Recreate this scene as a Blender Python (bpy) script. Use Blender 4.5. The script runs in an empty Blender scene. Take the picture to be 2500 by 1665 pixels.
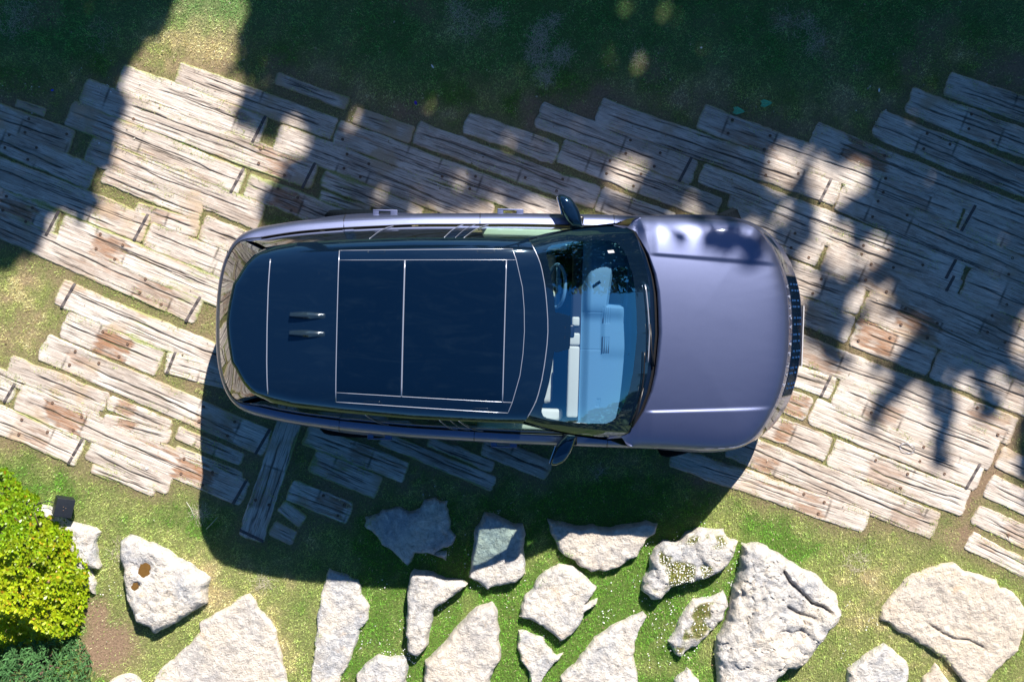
import bpy, math, random
import numpy as np
from mathutils import Vector, geometry
random.seed(7); RNG = np.random.default_rng(7)
SC = bpy.context.scene
COL = SC.collection

# ------------------------------------------------------------------ camera
CY, CH = 0.41, 12.0
CL_ = math.hypot(CY, CH)
FPX = 257.0*CL_
cam = bpy.data.cameras.new('camera'); camo = bpy.data.objects.new('camera', cam); COL.objects.link(camo)
camo.location = (0, CY, CH)
camo.rotation_euler = (-math.atan2(CY, CH), 0, 0)
cam.sensor_width = 36; cam.lens = FPX*36/2500; cam.clip_end = 500
SC.camera = camo
SC.render.resolution_x = 1024; SC.render.resolution_y = 681

# ------------------------------------------------------------------ light
SUNV = Vector((0.39, 1.02, 1.0)).normalized()
el = math.asin(SUNV.z); az = math.atan2(SUNV.x, SUNV.y)
W = bpy.data.worlds.new('World'); SC.world = W; W.use_nodes = True
nt = W.node_tree; bg = nt.nodes['Background']
sky = nt.nodes.new('ShaderNodeTexSky'); sky.sky_type = 'NISHITA'; sky.sun_disc = False
sky.sun_elevation = el; sky.sun_rotation = az; sky.air_density = 1.0; sky.dust_density = 0.3; sky.ozone_density = 3.0
hsv = nt.nodes.new('ShaderNodeHueSaturation'); hsv.inputs['Saturation'].default_value = 1.30; nt.links.new(sky.outputs[0], hsv.inputs['Color'])
nt.links.new(hsv.outputs[0], bg.inputs[0]); bg.inputs[1].default_value = 0.051
sl = bpy.data.lights.new('sun', 'SUN'); sl.energy = 5.0; sl.angle = math.radians(0.53); sl.color = (1.0, 0.925, 0.83)
so = bpy.data.objects.new('sun', sl); COL.objects.link(so)
so.rotation_euler = SUNV.to_track_quat('Z', 'Y').to_euler()
SC.view_settings.view_transform = 'Standard'; SC.view_settings.look = 'None'
SC.view_settings.exposure = 1.02; SC.view_settings.gamma = 1

# ------------------------------------------------------------------ helpers
def P(px, py, z=0.0):
    """point at height z seen at photo pixel px,py (2500x1665)"""
    dx = px-1250.0; dy = 832.5-py
    d = (dx, -CY/CL_*FPX + CH/CL_*dy, -CH/CL_*FPX - CY/CL_*dy)
    t = (z-CH)/d[2]
    return (d[0]*t, CY+d[1]*t)

def lin(c):
    return tuple(((x/255/12.92) if x/255 <= .04045 else ((x/255+.055)/1.055)**2.4) for x in c)

def hash2(ix, iy, seed):
    h = (ix.astype(np.int64)*374761393 + iy.astype(np.int64)*668265263 + seed*982451653) & 0x7fffffff
    h = ((h ^ (h >> 13))*1274126177) & 0x7fffffff
    return ((h ^ (h >> 16)) & 0xffff)/65535.0

def vnoise(x, y, seed=0):
    x = np.asarray(x, float); y = np.asarray(y, float)
    ix = np.floor(x); iy = np.floor(y); fx = x-ix; fy = y-iy
    fx = fx*fx*(3-2*fx); fy = fy*fy*(3-2*fy)
    a = hash2(ix, iy, seed); b = hash2(ix+1, iy, seed); c = hash2(ix, iy+1, seed); d = hash2(ix+1, iy+1, seed)
    return (a*(1-fx)+b*fx)*(1-fy)+(c*(1-fx)+d*fx)*fy

def fbm(x, y, seed=0, o=4, g=.5):
    s = 0; a = 1; t = 0; f = 1
    for i in range(o):
        s = s+a*vnoise(x*f+i*17.3, y*f-i*9.1, seed+i); t += a; a *= g; f *= 2.03
    return s/t

def sstep(a, b, x):
    t = np.clip((np.asarray(x, float)-a)/(b-a), 0, 1)
    return t*t*(3-2*t)

def mesh(name, V, F, mat, parent=None, smooth=True, attrs=None, auto=None):
    me = bpy.data.meshes.new(name)
    V = np.asarray(V, dtype=np.float32)
    if isinstance(F, np.ndarray):
        n, k = F.shape
        me.vertices.add(len(V)); me.vertices.foreach_set('co', V.ravel())
        me.loops.add(n*k); me.loops.foreach_set('vertex_index', F.astype(np.int32).ravel())
        me.polygons.add(n); me.polygons.foreach_set('loop_start', (np.arange(n)*k).astype(np.int32))
        me.polygons.foreach_set('loop_total', np.full(n, k, np.int32))
        me.update(calc_edges=True)
    else:
        me.from_pydata([tuple(map(float, v)) for v in V], [], [tuple(int(i) for i in f) for f in F])
    if attrs:
        for an, arr in attrs.items():
            a = me.color_attributes.new(an, 'FLOAT_COLOR', 'POINT')
            c = np.ones((len(V), 4), np.float32); c[:, :arr.shape[1]] = arr
            a.data.foreach_set('color', c.ravel())
    me.validate()
    if smooth:
        me.polygons.foreach_set('use_smooth', np.ones(len(me.polygons), bool))
    if auto is not None:
        try: me.set_sharp_from_angle(angle=math.radians(auto))
        except Exception: pass
    for m in (mat if isinstance(mat, (list, tuple)) else [mat]): me.materials.append(m)
    o = bpy.data.objects.new(name, me); COL.objects.link(o)
    if parent: o.parent = parent
    return o

def tag(o, label=None, cat=None, group=None, kind=None):
    if label: o['label'] = label
    if cat: o['category'] = cat
    if group: o['group'] = group
    if kind: o['kind'] = kind
    return o

def empty(name, loc=(0, 0, 0), rz=0):
    o = bpy.data.objects.new(name, None); o.empty_display_size = .2; COL.objects.link(o)
    o.location = loc; o.rotation_euler = (0, 0, rz); return o

def grid(nx, ny):
    """quads of a (nx+1)x(ny+1) vertex grid, index = i*(ny+1)+j"""
    i, j = np.meshgrid(np.arange(nx), np.arange(ny), indexing='ij')
    a = (i*(ny+1)+j).ravel()
    return np.stack([a, a+ny+1, a+ny+2, a+1], 1)

def patch(fn, nx, ny):
    s, t = np.meshgrid(np.linspace(0, 1, nx+1), np.linspace(0, 1, ny+1), indexing='ij')
    return np.stack([np.asarray(c, float)*np.ones(s.size) for c in fn(s.ravel(), t.ravel())], 1), grid(nx, ny)

def merge(parts):
    V = []; F = []; o = 0
    for v, f in parts:
        V.append(np.asarray(v, float)); F += [tuple(int(i)+o for i in q) for q in f]; o += len(v)
    return np.concatenate(V), F

def box(x0, x1, y0, y1, z0, z1, b=0):
    if b <= 0:
        V = [(x, y, z) for x in (x0, x1) for y in (y0, y1) for z in (z0, z1)]
        F = [(0, 1, 3, 2), (4, 6, 7, 5), (0, 4, 5, 1), (2, 3, 7, 6), (0, 2, 6, 4), (1, 5, 7, 3)]
        return V, F
    import bmesh
    bm = bmesh.new(); bmesh.ops.create_cube(bm, size=1)
    for v in bm.verts:
        v.co = Vector(((x0+x1)/2+v.co.x*(x1-x0), (y0+y1)/2+v.co.y*(y1-y0), (z0+z1)/2+v.co.z*(z1-z0)))
    bmesh.ops.bevel(bm, geom=list(bm.edges), offset=b, segments=3, affect='EDGES', profile=.6)
    bm.verts.index_update()
    V = [tuple(v.co) for v in bm.verts]; F = [tuple(v.index for v in f.verts) for f in bm.faces]; bm.free()
    return V, F

def tube(pts, r, n=6, closed=False):
    pts = [Vector(p) for p in pts]; V = []; F = []
    m = len(pts)
    for i, p in enumerate(pts):
        if closed: d = pts[(i+1) % m]-pts[i-1]
        else: d = pts[min(i+1, m-1)]-pts[max(i-1, 0)]
        d.normalize(); up = Vector((0, 0, 1)) if abs(d.z) < .9 else Vector((1, 0, 0))
        s = d.cross(up).normalized(); t = s.cross(d)
        rr = r[i] if isinstance(r, (list, tuple)) else r
        for k in range(n):
            a = 2*math.pi*k/n; V.append(p+s*math.cos(a)*rr+t*math.sin(a)*rr)
    L = m if closed else m-1
    for i in range(L):
        for k in range(n):
            F.append((i*n+k, i*n+(k+1) % n, ((i+1) % m)*n+(k+1) % n, ((i+1) % m)*n+k))
    if not closed:
        F.append(tuple(range(n-1, -1, -1))); F.append(tuple((m-1)*n+k for k in range(n)))
    return V, F

def lathe(prof, n=32, axis='y'):
    """prof: (r, a) list revolved about axis"""
    V = []; F = []
    for r, a in prof:
        for k in range(n):
            t = 2*math.pi*k/n
            if axis == 'y': V.append((r*math.cos(t), a, r*math.sin(t)))
            else: V.append((r*math.cos(t), r*math.sin(t), a))
    for i in range(len(prof)-1):
        for k in range(n):
            F.append((i*n+k, i*n+(k+1) % n, (i+1)*n+(k+1) % n, (i+1)*n+k))
    return V, F

# ------------------------------------------------------------------ materials
class NT:
    def __init__(s, name):
        s.m = bpy.data.materials.new(name); s.m.use_nodes = True; s.t = s.m.node_tree
        s.b = s.t.nodes['Principled BSDF']; s.out = s.t.nodes['Material Output']
    def n(s, ty, **kw):
        x = s.t.nodes.new('ShaderNode'+ty)
        for k, v in kw.items():
            if k in x.inputs: x.inputs[k].default_value = v
            else: setattr(x, k, v)
        return x
    def l(s, a, b): s.t.links.new(a, b)
    def ramp(s, fac, stops):
        r = s.n('ValToRGB'); s.l(fac, r.inputs[0]); e = r.color_ramp.elements
        while len(e) < len(stops): e.new(.5)
        for i, (p, c) in enumerate(stops):
            e[i].position = p; e[i].color = (c if len(c) == 4 else (*c, 1)) if hasattr(c, '__len__') else (c, c, c, 1)
        return r.outputs[0]
    def mix(s, fac, a, b, mode='MIX'):
        m = s.n('Mix', data_type='RGBA', blend_type=mode)
        for sock, v in ((m.inputs['Factor'], fac), (m.inputs[6], a), (m.inputs[7], b)):
            if hasattr(v, 'is_output'): s.l(v, sock)
            else: sock.default_value = v if not hasattr(v, '__len__') or len(v) == 4 else (*v, 1)
        return m.outputs[2]
    def math(s, op, a, b=0.0, clamp=False):
        m = s.n('Math', operation=op, use_clamp=clamp)
        for i, v in enumerate((a, b)):
            if hasattr(v, 'is_output'): s.l(v, m.inputs[i])
            else: m.inputs[i].default_value = v
        return m.outputs[0]
    def noise(s, vec, scale, detail=4, rough=.5, dist=0):
        x = s.n('TexNoise'); s.l(vec, x.inputs['Vector']); x.inputs['Scale'].default_value = scale
        x.inputs['Detail'].default_value = detail; x.inputs['Roughness'].default_value = rough; x.inputs['Distortion'].default_value = dist
        return x.outputs[0]
    def mapp(s, vec, scale):
        x = s.n('Mapping'); s.l(vec, x.inputs[0]); x.inputs['Scale'].default_value = scale; return x.outputs[0]
    def bump(s, h, strength, dist=.01):
        x = s.n('Bump'); x.inputs['Strength'].default_value = strength; x.inputs['Distance'].default_value = dist
        s.l(h, x.inputs['Height']); return x.outputs[0]

def simple(name, col, rough=.5, metal=0, coat=0, ior=1.5, spec=None, var=0.0, scale=20):
    m = NT(name); b = m.b
    b.inputs['Base Color'].default_value = (*col, 1); b.inputs['Roughness'].default_value = rough
    b.inputs['Metallic'].default_value = metal; b.inputs['Coat Weight'].default_value = coat; b.inputs['IOR'].default_value = ior
    b.inputs['Coat Roughness'].default_value = .03
    if spec is not None: b.inputs['Specular IOR Level'].default_value = spec
    if var:
        tc = m.n('TexCoord'); f = m.noise(tc.outputs['Object'], scale, 5, .6)
        c = m.mix(f, tuple(x*(1-var) for x in col), tuple(min(1, x*(1+var)) for x in col)); m.l(c, b.inputs['Base Color'])
        r = m.math('ADD', m.math('MULTIPLY', f, .15), max(0, rough-.07)); m.l(r, b.inputs['Roughness'])
    return m.m

def mat_wood():
    m = NT('weathered_timber'); b = m.b; tc = m.n('TexCoord'); oi = m.n('ObjectInfo')
    off = m.n('VectorMath', operation='ADD'); m.l(tc.outputs['Object'], off.inputs[0])
    cv = m.n('CombineXYZ'); m.l(m.math('MULTIPLY', oi.outputs['Random'], 60), cv.inputs[0]); m.l(m.math('MULTIPLY', oi.outputs['Random'], 23), cv.inputs[1])
    m.l(cv.outputs[0], off.inputs[1]); v = off.outputs[0]
    at = m.n('VertexColor', layer_name='wear'); sp = m.n('SeparateColor'); m.l(at.outputs[0], sp.inputs[0])
    rust, crack, dark = sp.outputs[0], sp.outputs[1], sp.outputs[2]
    g1 = m.noise(m.mapp(v, (2.2, 60, 8)), 1, 6, .65, .6)
    g2 = m.noise(m.mapp(v, (5, 170, 12)), 1, 5, .7, .3)
    big = m.noise(m.mapp(v, (1.6, 4, 3)), 1, 4, .6, .4)
    med = m.noise(m.mapp(v, (9, 22, 10)), 1, 6, .65, .5)
    tone = m.ramp(oi.outputs['Random'], [(0, (.42, .345, .285)), (.3, (.66, .58, .51)), (.55, (.50, .43, .375)), (.8, (.62, .54, .475)), (1, (.78, .71, .64))])
    c = m.mix(m.ramp(g1, [(.3, 0.), (.62, 1.)]), (.30, .235, .195, 1), tone)
    c = m.mix(m.ramp(big, [(.35, 0.), (.68, 1.)]), c, m.mix(.5, c, (.74, .70, .65, 1)))
    c = m.mix(m.ramp(med, [(.52, 0.), (.75, .75)]), c, (.74, .69, .63, 1))
    c = m.mix(m.ramp(med, [(.25, .7), (.42, 0.)]), c, (.27, .20, .15, 1))
    # grey-brown sleeper seat
    c = m.mix(m.math('MULTIPLY', dark, .75), c, m.mix(g1, (.13, .095, .07, 1), (.27, .215, .17, 1)))
    rn = m.math('MULTIPLY', rust, m.ramp(m.noise(m.mapp(v, (6, 40, 8)), 1, 5, .7, .5), [(.33, .25), (.55, 1.)]))
    c = m.mix(rn, c, m.mix(g2, (.13, .055, .03, 1), (.46, .24, .12, 1)))
    fine = m.ramp(g2, [(.37, 1.), (.49, 0.)])
    c = m.mix(m.math('MULTIPLY', fine, .75), c, (.08, .062, .052, 1))
    c = m.mix(m.math('MULTIPLY', crack, .92), c, (.022, .018, .015, 1))
    ma = m.n('VertexColor', layer_name='moss'); ms = m.n('SeparateColor'); m.l(ma.outputs[0], ms.inputs[0]); mn = m.noise(v, 70, 5, .75)
    c = m.mix(ms.outputs[1], c, m.mix(mn, (.30, .215, .14, 1), (.52, .41, .30, 1)))
    mf = m.math('MULTIPLY', ms.outputs[0], m.ramp(mn, [(.36, .25), (.52, 1.)])); c = m.mix(mf, c, m.mix(g2, (.10, .15, .03, 1), (.40, .46, .14, 1)))
    m.l(c, b.inputs['Base Color']); b.inputs['Roughness'].default_value = .9; b.inputs['Specular IOR Level'].default_value = .25
    h = m.math('ADD', m.math('MULTIPLY', g1, .6), m.math('MULTIPLY', g2, .5))
    m.l(m.bump(h, .9, .008), b.inputs['Normal'])
    return m.m

def mat_rock():
    m = NT('limestone'); b = m.b; tc = m.n('TexCoord'); oi = m.n('ObjectInfo'); v0 = tc.outputs['Object']
    off = m.n('VectorMath', operation='ADD'); m.l(v0, off.inputs[0])
    cv = m.n('CombineXYZ'); m.l(m.math('MULTIPLY', oi.outputs['Random'], 40), cv.inputs[0]); m.l(cv.outputs[0], off.inputs[1]); v = off.outputs[0]
    n1 = m.noise(v, 3.2, 6, .6, .3); n2 = m.noise(v, 16, 8, .68, .4); n3 = m.noise(v, 60, 5, .7)
    at = m.n('VertexColor', layer_name='wear'); sp = m.n('SeparateColor'); m.l(at.outputs[0], sp.inputs[0])
    c = m.mix(m.ramp(n1, [(.38, 0.), (.60, 1.)]), (.43, .435, .455, 1), (.68, .615, .53, 1))
    c = m.mix(m.ramp(n2, [(.48, 0.), (.68, 1.)]), c, (.80, .76, .70, 1))
    c = m.mix(m.ramp(n2, [(.28, .9), (.44, 0.)]), c, (.30, .27, .24, 1))
    c = m.mix(m.ramp(n3, [(.28, .7), (.42, 0.)]), c, (.20, .185, .17, 1))
    vn = m.noise(m.mapp(v, (2.2, 2.2, 2.2)), 1, 8, .75, 2.5); c = m.mix(m.ramp(vn, [(.485, 0.), (.5, .55), (.515, 0.)]), c, (.17, .15, .13, 1))
    c = m.mix(m.math('MULTIPLY', sp.outputs[2], .8), c, m.mix(n2, (.46, .37, .28, 1), (.78, .68, .56, 1)))
    oc = m.noise(v, 5.5, 5, .7, .8)
    c = m.mix(m.ramp(oc, [(.60, 0.), (.72, .6)]), c, (.60, .40, .22, 1))
    c = m.mix(m.math('MULTIPLY', sp.outputs[1], .8), c, (.10, .085, .07, 1))
    c = m.mix(sp.outputs[0], c, (.20, .20, .06, 1))
    m.l(c, b.inputs['Base Color']); b.inputs['Roughness'].default_value = .93; b.inputs['Specular IOR Level'].default_value = .2
    m.l(m.bump(m.math('ADD', n2, m.math('MULTIPLY', n3, .5)), 1.0, .03), b.inputs['Normal'])
    return m.m

def mat_attr(name, attr='tint', rough=.8, transl=0.0, jitter=.25, spec=.3):
    m = NT(name); b = m.b; at = m.n('VertexColor', layer_name=attr); g = m.n('NewGeometry')
    hs = m.n('HueSaturation'); m.l(at.outputs[0], hs.inputs['Color'])
    m.l(m.math('ADD', m.math('MULTIPLY', g.outputs['Random Per Island'], jitter*2), 1-jitter), hs.inputs['Value'])
    m.l(m.math('ADD', m.math('MULTIPLY', g.outputs['Random Per Island'], .04), .48), hs.inputs['Hue'])
    m.l(hs.outputs[0], b.inputs['Base Color']); b.inputs['Roughness'].default_value = rough; b.inputs['Specular IOR Level'].default_value = spec
    if transl:
        tr = m.n('BsdfTranslucent'); m.l(hs.outputs[0], tr.inputs[0]); mx = m.n('MixShader'); mx.inputs[0].default_value = transl
        m.l(b.outputs[0], mx.inputs[1]); m.l(tr.outputs[0], mx.inputs[2]); m.l(mx.outputs[0], m.out.inputs[0])
    return m.m

def mat_ground():
    m = NT('lawn_soil'); b = m.b; tc = m.n('TexCoord'); v = tc.outputs['Object']
    at = m.n('VertexColor', layer_name='tint')
    n = m.noise(v, 45, 6, .7); n2 = m.noise(v, 160, 4, .7)
    c = m.mix(m.ramp(n, [(.35, 0.), (.65, 1.)]), m.mix(.45, at.outputs[0], (.02, .02, .012, 1)), at.outputs[0])
    c = m.mix(m.ramp(n2, [(.6, 0.), (.75, .5)]), c, (.36, .29, .20, 1))
    m.l(c, b.inputs['Base Color']); b.inputs['Roughness'].default_value = .95; b.inputs['Specular IOR Level'].default_value = .1
    m.l(m.bump(m.math('ADD', n, n2), 1.0, .015), b.inputs['Normal'])
    return m.m

def mat_glass(name, tint, refl, gloss_tint=(1, 1, 1), rough=.0, ior=1.5):
    m = NT(name); t = m.t
    t.nodes.remove(m.b)
    tr = m.n('BsdfTransparent'); tr.inputs[0].default_value = (*tint, 1)
    gl = m.n('BsdfGlossy'); gl.inputs[0].default_value = (*gloss_tint, 1); gl.inputs['Roughness'].default_value = rough
    fr = m.n('Fresnel'); gm = m.n('NewGeometry'); m.l(m.math('ADD', m.math('MULTIPLY', gm.outputs['Backfacing'], 1/ior-ior), ior), fr.inputs[0])
    f = m.math('ADD', m.math('MULTIPLY', fr.outputs[0], 1.0), refl, clamp=True)
    mx = m.n('MixShader'); m.l(f, mx.inputs[0]); m.l(tr.outputs[0], mx.inputs[1]); m.l(gl.outputs[0], mx.inputs[2])
    m.l(mx.outputs[0], m.out.inputs[0]); return m.m

def mat_paint():
    m = NT('satin_violet_grey_paint'); b = m.b; tc = m.n('TexCoord'); v = tc.outputs['Object']
    b.inputs['Metallic'].default_value = .92
    b.inputs['Coat Weight'].default_value = .6; b.inputs['Coat Roughness'].default_value = .04
    fl = m.noise(v, 900, 2, .5); sm = m.noise(m.mapp(v, (3, 9, 3)), 1, 5, .7, .8)
    r = m.math('ADD', m.math('MULTIPLY', sm, .06), .43); m.l(r, b.inputs['Roughness'])
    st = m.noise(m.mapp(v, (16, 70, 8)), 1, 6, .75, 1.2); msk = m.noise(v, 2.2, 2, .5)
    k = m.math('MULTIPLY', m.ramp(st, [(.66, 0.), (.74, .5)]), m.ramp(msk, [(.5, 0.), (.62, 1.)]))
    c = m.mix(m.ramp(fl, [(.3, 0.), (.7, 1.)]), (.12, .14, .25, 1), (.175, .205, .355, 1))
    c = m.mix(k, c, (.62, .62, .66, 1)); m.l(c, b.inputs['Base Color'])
    return m.m

def mat_gloss_black(name='gloss_black', col=(.002, .007, .018), ior=2.1):
    m = NT(name); b = m.b; tc = m.n('TexCoord'); v = tc.outputs['Object']
    sm = m.noise(m.mapp(v, (1.5, 6, 1)), 1, 6, .75, 1.5)
    c = m.mix(m.ramp(sm, [(.5, 0.), (.9, .22)]), (*col, 1), (.02, .04, .06, 1)); m.l(c, b.inputs['Base Color'])
    b.inputs['Roughness'].default_value = .035; b.inputs['IOR'].default_value = ior; b.inputs['Specular Tint'].default_value = (.55, .80, 1.0, 1)
    sp = m.noise(v, 220, 3, .8); m.l(m.mix(m.ramp(sp, [(.71, 0.), (.76, .6)]), c, (.25, .27, .3, 1)), b.inputs['Base Color'])
    return m.m

M = dict(wood=mat_wood(), rock=mat_rock(), grass=mat_attr('grass_blades', transl=.35, rough=.6), ground=mat_ground(),
         paint=mat_paint(), black=mat_gloss_black(), fin=simple('fin_blue_black', (.014, .028, .045), .22, .3, 1.0), panel=mat_gloss_black('panel_glass', (.001, .005, .015), 1.8), seam=simple('bright_seam', (.42, .45, .54), .3, .6),
         satin=simple('satin_black_trim', (.012, .012, .014), .35, 0, 0, 1.5, var=.3, scale=60),
         rubber=simple('tyre_rubber', (.006, .009, .013), .9, spec=0.0, var=.3, scale=90), rim=simple('rim_metal', (.12, .12, .14), .3, .8, var=.15),
         chrome=simple('bright_chrome', (.8, .82, .86), .12, 1, var=.05), plate=simple('white_plate', (.42, .42, .45), .35, var=.04),
         strap=simple('weathered_steel_band', (.10, .085, .085), .55, .3, var=.5, scale=40),
         bolt=simple('rusty_bolt', (.16, .10, .07), .7, .2, var=.5, scale=60),
         wind=mat_glass('windscreen_glass', (.86, .95, 1.0), .27, (.26, .70, 1.0)),
         sideg=mat_glass('side_glass', (.72, .90, .82), .05, (.9, 1, .95)),
         privacy=mat_gloss_black('privacy_glass', (.006, .008, .008), 1.55),
         dash=simple('sky_tinted_dash', (.115, .27, .44), .7, var=.12, scale=150), dashd=simple('dark_dash_slot', (.01, .015, .02), .5, var=.2),  # blue of the sky reflected in the windscreen is put into the dash colour
         cream=simple('cream_leather', (.66, .66, .60), .55, var=.05, scale=60), carpet=simple('dark_carpet', (.02, .025, .035), .95, var=.4, scale=200),
         screen=simple('dark_screen', (.004, .006, .01), .08, var=.2), grille=simple('dark_grille', (.012, .02, .03), .25, .3, var=.2, scale=50),
         leaf=mat_attr('glossy_leaves', transl=.35, rough=.35, jitter=.3, spec=.5), needle=mat_attr('juniper_needles', transl=.2, rough=.7, jitter=.35),
         crown=mat_attr('tree_leaves', transl=.25, rough=.5, jitter=.3), bark=simple('bark', (.12, .085, .06), .9, var=.5, scale=12),
         lampb=simple('black_lamp_metal', (.018, .022, .03), .45, .2, var=.2, scale=60), cable=simple('black_cable', (.02, .02, .02), .6, var=.2),
         water=simple('muddy_water', (.14, .075, .02), .08, var=.3, scale=30), white=simple('white_petal', (.85, .85, .85), .7, var=.05, scale=90),
         purple=simple('violet_petal', (.12, .04, .55), .6, var=.2, scale=90), blue=simple('blue_scrap', (.02, .06, .6), .5, var=.2, scale=90),
         fern=simple('fresh_green_frond', (.10, .55, .30), .6, var=.2, scale=90))

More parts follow.
